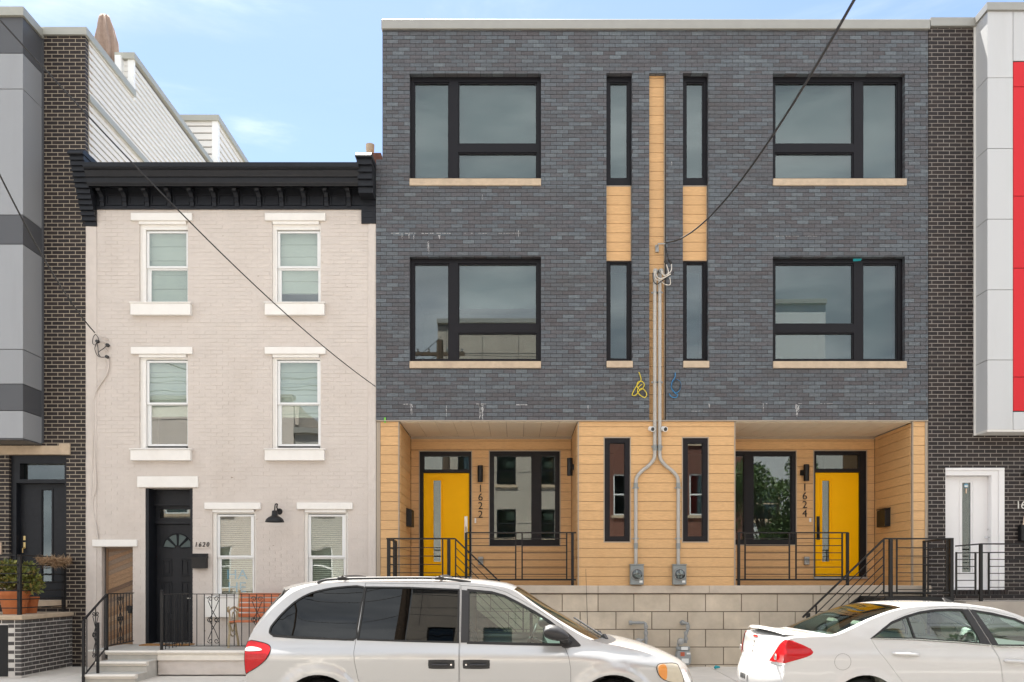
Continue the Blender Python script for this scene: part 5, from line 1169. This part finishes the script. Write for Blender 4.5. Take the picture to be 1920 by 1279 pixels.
def steering(T, x, y, z):
    pts = [(x + .07 * math.sin(a), y + .19 * math.cos(a), z + .175 * math.sin(a)) for a in np.linspace(0, 2 * math.pi, 25)]
    MB().tube(pts, .016, 8).tube([(x + .25, y, z - .10), (x, y, z)], .03, 8).bar((x, y - .18, z), (x, y + .18, z), .04, .03).build('steering_wheel', M['black_plastic'], T, smooth=True)
SC = 178.0
def vx(px): return (px - 967) / SC
def vz(py): return 1.71 - (py - 1088) / SC
def vp(*q): return [(vx(a), vz(b)) for a, b in q]
# ---------------------------------------------------------------- silver minivan
VAN = thing('parked_minivan', 'silver minivan with dark rear glass and black mirror, parked at the kerb', 'minivan', (-.5, -4.72, ZR))
vanE = [(-2.84,.24),(-2.87,.36),(-2.88,.50),(-2.875,.64),(-2.865,.75),(-2.868,.93),(-2.86,1.06),(-2.81,1.175),(-2.67,1.35),(-2.575,1.446),(-2.48,1.53),(-2.39,1.59),(-2.27,1.640),(-2.12,1.668),(-1.9,1.684),(-1.6,1.693),(-1.1,1.695),(-.55,1.685),(-.25,1.655),(-.03,1.60),(.21,1.43),(.50,1.235),(.80,1.075),(1.12,1.005),(1.38,.94),(1.58,.86),(1.73,.76),(1.80,.66),(1.85,.55),(1.86,.42),(1.84,.24)]
vanC = [(-2.96,.24),(-3.00,.36),(-3.01,.50),(-3.00,.64),(-2.955,.75),(-2.955,.93),(-2.945,1.06),(-2.91,1.19),(-2.80,1.38),(-2.73,1.48),(-2.66,1.56),(-2.60,1.64),(-2.35,1.695),(-2.12,1.718),(-1.9,1.728),(-1.6,1.735),(-1.1,1.738),(-.55,1.73),(-.22,1.70),(.02,1.64),(.32,1.45),(.66,1.25),(.99,1.075),(1.25,1.035),(1.52,.965),(1.76,.87),(1.93,.77),(1.99,.66),(2.03,.55),(2.05,.42),(2.02,.24)]
def sm(x, a, b):
    t = min(max((x - a) / (b - a), 0), 1); return t * t * (3 - 2 * t)
VR, VF = vx(596), vx(1150)
def vanW(x, z):
    cr = .90 - .02 * sm(x, -1.5, .6) - .13 * sm(x, .5, 1.9)
    w_ = .985 - .055 * sm(-x, 2.35, 2.95) - .17 * sm(x, 1.0, 2.0) ** 1.3
    if z > cr:
        d = z - cr; w_ -= .052 * sm(d, 0, .13) + .06 * d + .26 * max(0, d - .08) ** 1.12
    else: w_ -= .15 * min(cr - z, .4) + .05 * sm(cr - z, .35, .66)
    for c in (VR, VF):
        r = math.hypot(x - c, z - .33)
        if r < .52: w_ += .040 * sm(.490 - r, 0, .035)
    return w_
van = Car(VAN, -5.70 + .985, ZR, vanE, vanC, vanW, lambda u: 2.6 if (u < 7 or u > 24) else 3.2); van.mid = -.5
bt = .24
bot = [(1.84, bt)] + list(reversed(arch(VF, .385, bt))) + list(reversed(arch(VR, .385, bt))) + [(-2.84, bt)]
side_out = [(p.x, p.z) for p in van.E[:-1]] + bot[:-1]
slide = vp((677,1094),(859,1096),(859.5,1206),(859.5,1346),(693,1346),(680,1305),(670,1272),(665,1243),(662.8,1222),(664.5,1199))
front = vp((862,1098.5),(900,1101),(925,1104),(948,1111),(973,1124),(1006,1142.5),(1036,1161),(1056,1176),(1059,1213),(1066,1232),(1070,1255),(1071,1346),(862,1346))
q_win = rounded(vp((499.5,1180),(503,1191),(540,1195),(600,1198),(661,1199.5),(665,1180),(671,1130),(673,1101.5),(625,1102),(590,1108),(566,1116),(543,1130),(521,1151),(506,1169)), 3)
s_win = vp((668,1200),(672.5,1160),(677.5,1101.5),(760,1102.5),(857,1106.5),(858,1205.5),(760,1203))
f_win = vp((877,1108.5),(920,1112.5),(945,1119.5),(969,1131.5),(1002,1149.5),(1032,1168.5),(1050,1183),(1052,1209),(960,1207),(878,1205))
tail = rounded(vp((458,1205),(480,1205.5),(497,1210),(503,1216),(503,1224),(497,1236),(482,1249),(462,1261),(457,1262),(456,1235)), 3)
head = rounded(vp((1236,1249),(1250,1246.5),(1272,1247.5),(1278,1256),(1287,1281),(1275,1284),(1248,1276),(1236,1262)), 3)
for sg in (-1, 1):
    van.side('body_side', side_out, [offset(slide, .004), offset(front, .004), q_win], M['silver'], 0, sg)
    d1 = van.side('sliding_door', offset(slide, -.0), [s_win], M['silver'], 0, sg); d2 = van.side('front_door', front, [f_win], M['silver'], 0, sg)
    van.glazed('rear_quarter_glass', q_win, M['glass_tint'], sg, VAN, trim=.010)
    van.side('glass_lower_seal', vp((503,1191),(661,1200),(661,1202.5),(560,1199),(506,1195.5)), [], M['rubber'], .006, sg, VAN, res=.3)
    van.glazed('door_glass', s_win, M['glass_tint'], sg, d1, trim=.010)
    van.glazed('door_glass', f_win, M['glass_car'], sg, d2, trim=.020)
    van.side('pillar_cover', vp((863,1106.5),(876.5,1108),(876.5,1206),(863,1206)), [], M['black_plastic'], .004, sg, d2, res=.2)
    van.side('mirror_sail', rounded(vp((1054,1181),(1070,1191),(1083,1203),(1090,1212),(1075,1214),(1054,1214)), 3), [], M['black_plastic'], .008, sg, VAN, res=.2, rim=.02)
    tl = van.side('tail_lamp', tail, [], M['lamp_red'], .012, sg, VAN, res=.05, rim=.025); van.side('reverse_lens', rounded(vp((457,1215),(468,1213.5),(482,1216),(488,1219.5),(480,1221),(457,1221.5)), 3), [], M['lamp_clear'], .016, sg, tl, res=.1, rim=.006)
    van.side('lamp_seal', offset(tail, .008), [offset(tail, -.004)], M['rubber'], .006, sg, tl, res=.5)
    hl = van.side('head_lamp', head, [], M['lamp_yellowed'], .014, sg, VAN, res=.05, rim=.025); van.side('turn_lens', rounded(vp((1238,1250),(1250,1247.5),(1254,1260),(1252,1277),(1240,1269),(1236.5,1259)), 3), [], M['lamp_amber'], .018, sg, hl, res=.1, rim=.006)
    van.side('lamp_seal', offset(head, .008), [offset(head, -.004)], M['rubber'], .006, sg, hl, res=.5)
    for d_, h0 in ((d1, (803, 852)), (d2, (868, 918))):                     # black pull handles in their scoops
        hp = rounded([(vx(a), vz(b)) for a, b in ((h0[0], 1241), (h0[0] + 4, 1237.5), (h0[1] - 4, 1237.5), (h0[1], 1241), (h0[1], 1251), (h0[1] - 4, 1254.5), (h0[0] + 5, 1254.5), (h0[0], 1251))], 3)
        hb = van.side('handle_scoop', hp, [], M['black_plastic'], .004, sg, d_, res=.2, rim=.006)
        y_ = van.yc + sg * (vanW(vx(h0[0]), .85) + .022); zz = ZR + vz(1246.5)
        MB().box((vx(h0[0] + 6) if d_ is d1 else vx(h0[0] + 12)), (vx(h0[1] - 12) if d_ is d1 else vx(h0[1] - 6)), y_ - .012, y_ + .012, zz - .014, zz + .010).build('pull', M['black_plastic'], hb, bevel=.008)
        xk = vx(h0[1] - 6) if d_ is d1 else vx(h0[0] + 6); MB().lathe([(0, sg * .018), (.011, sg * .016), (.012, 0)], (xk, y_ - sg * .016, zz), 'y', 12).build('lock', M['chrome'], hb, smooth=True)
    ym = van.yc + sg * (vanW(vx(1070), 1.05) - .0)                           # mirror on its arm
    mh = []
    xm0, xm1 = vx(1019), vx(1066)
    prof = [(0, .030), (.06, .058), (.25, .080), (.55, .082), (.80, .060), (.95, .035), (1, .012)]; mm = MB(); V = []; nn = 16
    for f, r in prof:
        cx_ = xm0 + (xm1 - xm0) * f; cz_ = ZR + vz(1184) - .055 * f * f
        for k in range(nn): a = 2 * math.pi * k / nn; V.append((cx_, ym + sg * (.12 + (.105 * (1 - .35 * f)) * math.cos(a)), cz_ + r * math.sin(a) * 1.0))
    mm.add(V, [(i*nn+k, i*nn+(k+1)%nn, (i+1)*nn+(k+1)%nn, (i+1)*nn+k) for i in range(len(prof)-1) for k in range(nn)] + [tuple(range(nn)), tuple(range((len(prof)-1)*nn, len(prof)*nn))]).build('door_mirror', M['black_plastic'], VAN, smooth=True)
    MB().bar((vx(1058), ym + sg * .12, ZR + vz(1198)), (vx(1066), ym - sg * .01, ZR + vz(1207)), .09, .05).build('mirror_arm', M['black_plastic'], VAN, bevel=.012)
    rail_y = van.yc + sg * (vanW(-1.2, 1.69) - .03)                           # roof rail with its feet
    MB().tube(catmull([(vx(582), rail_y, ZR + vz(1093)), (vx(605), rail_y, ZR + vz(1087)), (vx(680), rail_y, ZR + vz(1084.5)), (vx(800), rail_y, ZR + vz(1084)), (vx(850), rail_y, ZR + vz(1087)), (vx(880), rail_y, ZR + vz(1092))], 6), .016, 8).build('roof_rail', M['black_plastic'], VAN, smooth=True)
    for px in (632, 820): MB().prism([(vx(px - 12), ZR + vz(1085)), (vx(px - 7), ZR + vz(1081)), (vx(px + 4), ZR + vz(1080)), (vx(px + 12), ZR + vz(1085))], rail_y - .04, rail_y + .03).build('rack_foot', M['black_plastic'], VAN, bevel=.006)
for px in (632, 820): MB().tube(catmull([(vx(px), van.yc - .72, ZR + vz(1081)), (vx(px + 3), van.yc, ZR + vz(1079)), (vx(px), van.yc + .72, ZR + vz(1081))], 6), .014, 8).build('rack_bar', M['black_plastic'], VAN, smooth=True)
van.strip('rear_bumper', 0, 4, M['silver']); van.strip('tailgate', 4, 7, M['silver']); van.strip('rear_window', 7, 11, M['glass_tint'], -.86, .86)
for t in ((-1, -.86), (.86, 1)): van.strip('tailgate_pillar', 7, 11, M['silver'], *t, nt=6)
van.strip('roof', 11, 19, M['silver'])
van.strip('windscreen', 19, 22, M['glass_car'], -.92, .92)
for t in ((-1, -.92), (.92, 1)): van.strip('windscreen_pillar', 19, 22, M['silver'], *t, nt=5)
van.strip('cowl', 22, 22.55, M['black_plastic']); van.strip('bonnet', 22.55, 26.4, M['silver']); van.strip('front_bumper', 26.4, 30, M['silver'])
MB().prism([(-2.53, ZR+1.60), (-2.56, ZR+1.625), (-2.36, ZR+1.68), (-2.20, ZR+1.70), (-2.22, ZR+1.66), (-2.4, ZR+1.60)], van.yc - .60, van.yc + .60).build('spoiler', M['silver'], VAN)
MB().box(-2.8, 1.8, van.yc - .88, van.yc + .88, ZR + .22, ZR + .30).build('floor', M['rubber'], VAN)
MB().prism([(.35, ZR + .3), (.35, ZR + 1.02), (.80, ZR + 1.04), (.95, ZR + .9), (.95, ZR + .3)], van.yc - .80, van.yc + .80).build('dashboard', M['seat_dark'], VAN)
for x_ in (-.45, -1.3, -2.2):
    for yy in (-.42, .42): seat(VAN, x_, van.yc + yy, ZR + .45, 1, M['seat_dark'])
steering(VAN, .18, van.yc + .38, ZR + 1.0)
MB().tube([(vx(1126), van.yc + .55, ZR + 1.0), (vx(1122), van.yc + .6, ZR + 1.85)], [.004, .002], 6).build('aerial', M['black_metal'], VAN)
for yy in (-.5, .05): MB().bar((.97, van.yc + yy, ZR + 1.09), (.72, van.yc + yy + .45, ZR + 1.25), .02, .015).bar((1.0, van.yc + yy - .03, ZR + 1.05), (.97, van.yc + yy, ZR + 1.10), .04, .05).build('wiper', M['black_plastic'], VAN)
wheels(van, (VR, VF))
# ---------------------------------------------------------------- white sedan
SED = thing('parked_sedan', 'white sedan with rear spoiler and red tail lamps, parked behind the van', 'car', (5, -4.75, ZR))
sE = [(2.98,.24),(2.90,.36),(2.86,.48),(2.85,.62),(2.87,.74),(2.875,.83),(2.885,.96),(2.92,1.075),(3.05,1.098),(3.22,1.108),(3.40,1.120),(3.60,1.195),(3.80,1.285),(4.05,1.375),(4.27,1.418),(4.52,1.435),(4.85,1.432),(5.15,1.40),(5.38,1.345),(5.72,1.19),(6.06,1.01),(6.45,.965),(6.85,.885),(7.10,.79),(7.22,.66),(7.27,.50),(7.27,.38),(7.22,.24)]
sC = [(2.80,.24),(2.71,.36),(2.665,.48),(2.66,.62),(2.70,.73),(2.755,.83),(2.785,.96),(2.815,1.085),(2.98,1.120),(3.16,1.13),(3.33,1.135),(3.56,1.235),(3.80,1.335),(4.05,1.41),(4.27,1.450),(4.52,1.468),(4.85,1.468),(5.15,1.437),(5.40,1.385),(5.82,1.20),(6.26,1.03),(6.6,.99),(7.02,.90),(7.30,.80),(7.42,.66),(7.47,.50),(7.46,.38),(7.40,.24)]
SRx, SFx = vx(1628), vx(1628) + 2.85
def sedW(x, z):
    cr = .90 - .035 * sm(x, 3.2, 5.6)
    w_ = .895 - .06 * sm(-x, -3.30, -2.78) - .13 * sm(x, 6.35, 7.45) ** 1.3
    if z > cr:
        d = z - cr; w_ -= .025 * sm(d, 0, .10) + .06 * d + .26 * max(0, d - .13) ** 1.15
    else: w_ -= .05 * min(cr - z, .35) + .05 * sm(cr - z, .3, .66)
    for c in (SRx, SFx):
        r = math.hypot(x - c, z - .33)
        if r < .47: w_ += .014 * sm(.44 - r, 0, .05)
    return w_
sed = Car(SED, -5.65 + .895, ZR, sE, sC, sedW, lambda u: 2.5 if (u < 7 or u > 22) else 3.4); sed.mid = 5
bot = [(7.22, bt)] + list(reversed(arch(SFx, .375, bt))) + list(reversed(arch(SRx, .375, bt))) + [(2.98, bt)]
side_out = [(p.x, p.z) for p in sed.E[:-1]] + bot[:-1]
rdoor = vp((1641.5,1200),(1653,1222),(1675,1250),(1697,1279),(1715,1310),(1728,1346),(1886,1346),(1886,1279),(1882,1250),(1877,1232),(1867,1211.5),(1858,1190),(1832,1139),(1800,1138),(1760,1141),(1725,1149),(1695,1160),(1665,1180))
fdoor = vp((1834.5,1139),(1860,1190),(1869,1211),(1879,1232),(1884,1250),(1888,1279),(1888,1346)) + [(vx(1888) + 1.12, vz(1346)), (6.28, .60), (6.25, .90), (6.02, .99), (5.66, 1.17), (5.36, 1.32), (5.15, 1.375)]
r_win = vp((1645,1197),(1684,1170),(1713,1158.5),(1742,1150.5),(1771,1146.5),(1800,1145.5),(1822,1146),(1846,1195),(1848,1207.5),(1809,1204),(1725,1198.5))
fw_ = vp((1846,1147.5),(1870,1190),(1880,1211)) + [(5.5, 1.015), (5.98, 1.00), (5.66, 1.14), (5.36, 1.285), (5.12, 1.345)]
for sg in (-1, 1):
    sed.side('body_side', side_out, [offset(rdoor, .003), offset(fdoor, .003)], M['white_car'], 0, sg)
    d1 = sed.side('rear_door', rdoor, [r_win], M['white_car'], 0, sg); d2 = sed.side('front_door', fdoor, [fw_], M['white_car'], 0, sg)
    sed.glazed('door_glass', r_win, M['glass_car'], sg, d1, trim=.018); sed.glazed('door_glass', fw_, M['glass_car'], sg, d2, trim=.018)
    sed.side('glass_divider', vp((1713,1157),(1716.5,1156),(1726,1199),(1722.5,1199)), [], M['rubber'], .002, sg, d1, res=.2)
    sed.side('pillar_cover', vp((1823,1143.5),(1834,1143.5),(1867,1210),(1848,1208.5),(1846,1197)), [], M['black_plastic'], .005, sg, d1, res=.2)
    sed.side('pillar_cover', vp((1836,1143.5),(1846,1146),(1870,1188),(1881,1211.5),(1869,1210.5)), [], M['black_plastic'], .005, sg, d2, res=.2)
    sed.side('belt_chrome', vp((1643,1197.2),(1725,1199),(1809,1204.5),(1864,1210),(1864,1212),(1809,1206.5),(1725,1201),(1643,1199)), [], M['chrome'], .010, sg, d1, res=.2, rim=.008)
    sed.side('belt_chrome', vp((1869,1210.7),(1881,1212)) + [(5.5, 1.008), (5.98, .995), (5.98, .985), (5.5, .997)] + vp((1881,1214),(1870,1212.8)), [], M['chrome'], .010, sg, d2, res=.2, rim=.008)
    V = []; nv, nr, ns = 16, 9, 12                                            # one lens wrapping the corner
    for iv in range(nv + 1):
        v = iv / nv; u = 4.95 + 2.0 * v; e = sed.at(sed.E, u); tin = .66 + .30 * v ** 1.1; xe_ = e.x + .03 + .29 * math.sin(math.pi * min(1, (.10 + .86 * v))) ** 1.2 * (1 - .25 * v)
        for k in range(nr): t = tin + (1 - tin) * k / nr; p = sed.pt(u, sg * t); V.append(p + Vector((-.010, sg * .004 * k / nr, 0)))
        for k in range(ns + 1):
            f = k / ns; x_ = e.x - .006 + (xe_ - e.x) * f; z_ = e.z + (.88 + .18 * v - e.z) * .55 * f; V.append(Vector((x_, sed.yc + sg * (sedW(x_, z_) + .009 * (1 - f ** 4)), ZR + z_)))
    k = nr + ns + 1
    tl = MB().add(V, [(i*k+j, i*k+j+1, (i+1)*k+j+1, (i+1)*k+j) for i in range(nv) for j in range(k - 1)]).build('tail_lamp', M['lamp_red'], SED, smooth='all')
    fuel = [(vx(1584) + .088 * math.cos(a), vz(1242) + .088 * math.sin(a)) for a in np.linspace(0, 2 * math.pi, 30)[:-1]]
    if sg < 0: sed.side('fuel_flap', fuel, [offset(fuel, -.0022)], M['rubber'], .0015, sg, SED, res=.5, rim=0); 
    for d_, h0, hz in ((d1, 1679, 1227), (d2, 1889.5, 1241)):
        cup = [(vx(h0 + 24) + .062 * math.cos(a), vz(hz + 1) + .048 * math.sin(a)) for a in np.linspace(0, 2 * math.pi, 22)[:-1]]
        y_ = sed.yc + sg * (sedW(vx(h0 + 24), vz(hz)) + .022); hb = sed.side('handle_cup', cup, [], M['white_car'], .002, sg, d_, res=.2, rim=.004)
        MB().tube(catmull([(vx(h0), y_ - sg * .02, ZR + vz(hz - 1)), (vx(h0 + 5), y_, ZR + vz(hz - .8)), (vx(h0 + 24), y_ + sg * .006, ZR + vz(hz)), (vx(h0 + 43), y_, ZR + vz(hz + 1)), (vx(h0 + 48), y_ - sg * .02, ZR + vz(hz + 1))], 4), .017, 8).build('pull', M['white_car'], hb, smooth=True)
    pq = sed.pt(5.40, sg * .83); MB().lathe([(.030, -.008), (.034, .0), (.0, .0)], pq + Vector((-.022, 0, 0)), 'x', 16).build('reverse_lens', M['lamp_clear'], SED)
    y_ = sed.yc + sg * (sedW(5.9, 1.0) + .10)
    MB().prism([(5.72, ZR + .98), (5.76, ZR + 1.10), (5.86, ZR + 1.11), (5.95, ZR + 1.0), (5.90, ZR + .97)], y_ - .10, y_ + .10).build('door_mirror', M['white_car'], SED, bevel=.02)
sed.strip('rear_bumper', 0, 4.6, M['white_car']); sed.strip('boot_lid', 4.64, 10, M['white_car'])
sed.strip('rear_window', 10, 13.6, M['glass_car'], -.93, .93)
for t in ((-1, -.93), (.93, 1)): sed.strip('rear_pillar', 10, 13.6, M['white_car'], *t, nt=5)
sed.strip('roof', 13.6, 17.8, M['white_car']); sed.strip('windscreen', 17.8, 20, M['glass_car'], -.92, .92)
for t in ((-1, -.92), (.92, 1)): sed.strip('windscreen_pillar', 17.8, 20, M['white_car'], *t, nt=5)
sed.strip('bonnet', 20, 23, M['white_car']); sed.strip('front_bumper', 23, 27, M['white_car'])
# spoiler wing, brake light, plate recess, letters down the boot lid
yc = sed.yc; V = []; nW = 18; prof = [(0, 0), (.03, .022), (.12, .030), (.24, .018), (.27, .004), (.13, .0)]
for j in range(nW + 1):
    t = -1 + 2 * j / nW; dxx = .10 * t * t; dz_ = -.035 * abs(t) ** 3
    for a, b in prof: V.append((2.80 + dxx + a, yc + t * .70, ZR + 1.128 + b + dz_ + .028 * (1 - (a / .27)) ))
k = len(prof)
MB().add(V, [(j*k+i, j*k+(i+1)%k, (j+1)*k+(i+1)%k, (j+1)*k+i) for j in range(nW) for i in range(k)] + [tuple(range(k)), tuple(range(nW*k, nW*k+k))]).build('spoiler', M['white_car'], SED, smooth=True)
sed.strip('brake_light', 6.70, 6.86, M['lamp_red'], -.12, .10, off=.006, nt=8, nu=3)
sed.strip('number_plate', 2.45, 3.3, M['tag_grey'], -.19, .17, off=.012, nt=6, nu=4); sed.strip('plate_print', 2.65, 3.1, M['print_black'], -.14, -.09, off=.015, nt=2, nu=3)
for t in (-.05, .0, .05, .1): sed.strip('plate_print', 2.65, 3.1, M['print_black'], t - .015, t + .015, off=.015, nt=2, nu=3)
for u0, u1 in ((6.2, 6.36), (5.85, 5.98), (5.38, 5.56)): sed.strip('boot_emblem', u0, u1, M['chrome'], -.02, .015, off=.006, nt=2, nu=2)
for t in (.50, .54, .585): sed.strip('boot_letter', 5.12, 5.22, M['chrome'], t - .012, t + .012, off=.005, nt=2, nu=2)
MB().prism([(5.02, ZR + 1.452), (4.98, ZR + 1.50), (5.0, ZR + 1.505), (5.16, ZR + 1.44)], yc - .015, yc + .015).build('fin_aerial', M['black_plastic'], SED)
MB().box(3.0, 7.1, yc - .80, yc + .80, ZR + .22, ZR + .30).build('floor', M['rubber'], SED)
MB().prism([(5.65, ZR + .3), (5.62, ZR + .95), (6.0, ZR + .985), (6.25, ZR + .92), (6.25, ZR + .3)], yc - .74, yc + .74).build('dashboard', M['seat_dark'], SED)
MB().box(3.35, 3.78, yc - .68, yc + .68, ZR + 1.05, ZR + 1.08).build('parcel_shelf', M['seat_dark'], SED)
for x_ in (5.0,):
    for yy in (-.37, .37): seat(SED, x_, yc + yy, ZR + .36, 1, M['seat_green'])
for yy in (-.37, .37): seat(SED, 3.98, yc + yy, ZR + .36, 1, M['seat_green'], h=.68, w_=.62)
steering(SED, 5.45, yc + .37, ZR + .90)
wheels(sed, (SRx, SFx))
# ================================================================== ACROSS THE STREET (seen in the glass) AND OVERHEAD WIRES
def opp(label, x0, x1, h, wm, wins, seed, trim='vinyl', cornice=None):
    T = thing('row_house', label, 'house', ((x0 + x1) / 2, -20, 0), 'houses across the street'); y = -20.0; rng = random.Random(seed)
    hs = [(a, b, c, d) for a, b, c, d in wins]
    MB().slab(x0, x1, 0, h, y - .25, y, hs).box(x0, x1, y - 8, y - .9, 0, h - .1).build('wall', wm, T)
    MB().box(x0 - .03, x1 + .03, y - .5, y + .12, h, h + .18).build('coping', cornice or M['cap'], T)
    for a, b, c, d in hs:
        o = MB().slab(a, b, c, d, y - .12, y - .03, [(a + .06, b - .06, c + .06, (c + d) / 2 - .03), (a + .06, b - .06, (c + d) / 2 + .03, d - .06)]).build('window', M[trim], T)
        ubox('pane', a + .05, b - .05, y - .09, y - .085, c + .05, d - .05, M['glass'], o)
        MB().box(a - .08, b + .08, y - .05, y + .06, c - .12, c).build('sill', M['stone_sill'], o)
    return T
def grid(x0, n, dx, w_, zs, h): return [(x0 + i * dx, x0 + i * dx + w_, z, z + h) for i in range(n) for z in zs]
opp('low grey rendered house across the street, left of the pale panelled one', -9.2, -3.3, 7.6, M['stucco_grey'], grid(-8.6, 3, 1.9, 1.0, (1.2, 4.4), 1.7), 1)
PB = opp('tall pale panelled house across the street', -3.25, 2.2, 12.2, M['concrete'], grid(-2.6, 3, 1.75, .85, (1.0, 3.4, 5.8, 8.2), 1.3), 2, 'bronze')
opp('red brick house with white windows across the street', 2.25, 6.6, 8.2, M['red_brick'], grid(2.7, 3, 1.35, .85, (1.1, 4.2), 1.7), 3)
opp('second red brick house across the street, beside the tree', 6.65, 10.2, 10.4, M['red_brick'], grid(7.2, 2, 1.6, .95, (1.1, 4.2, 7.2), 1.7), 4)
opp('white panelled house across the street with a dark end', 10.25, 12.9, 13.0, M['white_panel'], grid(10.6, 1, 1.9, 1.3, (4.2, 7.4), 1.5), 5, 'stone_sill')
opp('beige rendered house across the street at the far left', -15.5, -9.25, 9, M['beige_stucco'], grid(-14.8, 3, 2.0, 1.0, (1.2, 4.3), 1.7), 6)
opp('grey rendered house across the street at the far right', 12.95, 21, 9.0, M['stucco_grey'], grid(15.2, 3, 2.0, 1.0, (1.2, 4.3), 1.7), 7)
for k in range(9):
    if k not in (1, 2, 3, 4, 5, 6) or k % 2: MB().box(-3.25, 2.2, -20.001, -19.994, 2.9 + k * 1.15, 2.915 + k * 1.15).build('panel_joint', M['panel_gap'], PB)
for k in range(4): MB().box(-2.9 + k * 1.5, -2.885 + k * 1.5, -20.001, -19.994, 9.6, 12.1).build('panel_joint', M['panel_gap'], PB)
def tree(label, x, y, h, r, seed):
    T = thing('street_tree', label, 'tree', (x, y, 0)); rng = random.Random(seed); tr = MB(); lv = MB()
    tr.tube([(x, y, -.05), (x + .05, y, h * .3), (x, y + .05, h * .55)], [.13, .10, .07], 10)
    for k in range(30):
        a = rng.uniform(0, 6.28); f = rng.uniform(.3, 1); z = h * (.26 + .66 * rng.random()); rr = r * f * (1.1 - .5 * z / h)
        e = (x + rr * math.cos(a), y + rr * math.sin(a), z); tr.tube([(x, y, h * .35), ((x * 2 + e[0]) / 3, (y * 2 + e[1]) / 3, h * .3 + z * .4), e], [.045, .03, .012], 6)
        q = leaves(420, e, (.62, .62, .5), .15, rng); lv.add(q.v, q.f)
    tr.build('trunk', M['bark'], T); tag(lv.build('crown', M['leaf_tree'], T), kind='stuff')
tree('leafy street tree across the street, mirrored in the right porch window', 10.4, -17.0, 6.8, 2.3, 5)
def pole(label, x, y, h, lamp):
    T = thing('utility_pole', label, 'utility pole', (x, y, 0))
    MB().tube([(x, y, -.1), (x, y, h)], [.16, .12], 14).build('shaft', M['pole_wood'], T, smooth=True)
    MB().box(x - .9, x + .9, y - .06, y + .06, h - .55, h - .43).build('crossarm', M['pole_wood'], T)
    for dx in (-.8, -.4, .4, .8): MB().lathe([(0, 0), (.035, .0), (.05, .05), (.03, .07), (.045, .12), (0, .14)], (x + dx, y, h - .43), n=12).build('insulator', M['galv'], T, smooth=True)
    if lamp:
        MB().tube(catmull([(x, y, h - 1.4), (x + .3, y + .6, h - 1.0), (x + .5, y + 1.5, h - .8)], 6), .03, 8).build('lamp_arm', M['galv'], T)
        MB().lathe([(0, .09), (.11, .08), (.16, .02), (.15, -.05), (0, -.09)], (x + .52, y + 1.65, h - .8), n=16).build('lamp_head', M['meter_grey'], T, smooth=True)
pole('wooden utility pole with street lamp across the street', -2.75, -15.5, 10.2, True)
pole('second wooden utility pole across the street, further left', -6.05, -15.4, 8.95, False)
def wire(label, a, b, sag, r=.011, m=None):
    a, b = Vector(a), Vector(b); pts = []
    for i in range(41):
        t = i / 40; p = a.lerp(b, t); p.z -= sag * 4 * t * (1 - t); pts.append(p)
    o = MB().tube(pts, r, 6).build('overhead_wire', m or M['wire_black'], None, smooth=True); tag(o, label, 'wire'); return o
wire('thick black service wire rising to the upper right from the conduit heads', (2.593, -.07, 7.333), (1.9, -19.9, 7.49), 2.01, .0105)
wire('thin black wire crossing the beige house to the edge of the charcoal brick', (-2.435, -.02, 4.861), (-5.92, -15.2, 8.86), .824, .007)
wire('black service wire at the far left running to the beige house insulators', (-7.287, -.05, 5.787), (-2.71, -15.6, 10.36), 1.394, .010)
for k, (z, dz) in enumerate(((9.7, .0), (9.1, .1), (8.6, .15), (7.6, .2))):
    for a, b in (((-40, -15.5 + .1 * k, z), (-6.05, -15.4, min(z, 8.8))), ((-6.05, -15.4, min(z, 8.8)), (-2.75, -15.5, z)), ((-2.75, -15.5, z), (30, -15.5 - .1 * k, z - dz))):
        wire('black street line along the far kerb', a, b, .25 + .1 * k, .012)['group'] = 'street lines along the far kerb'
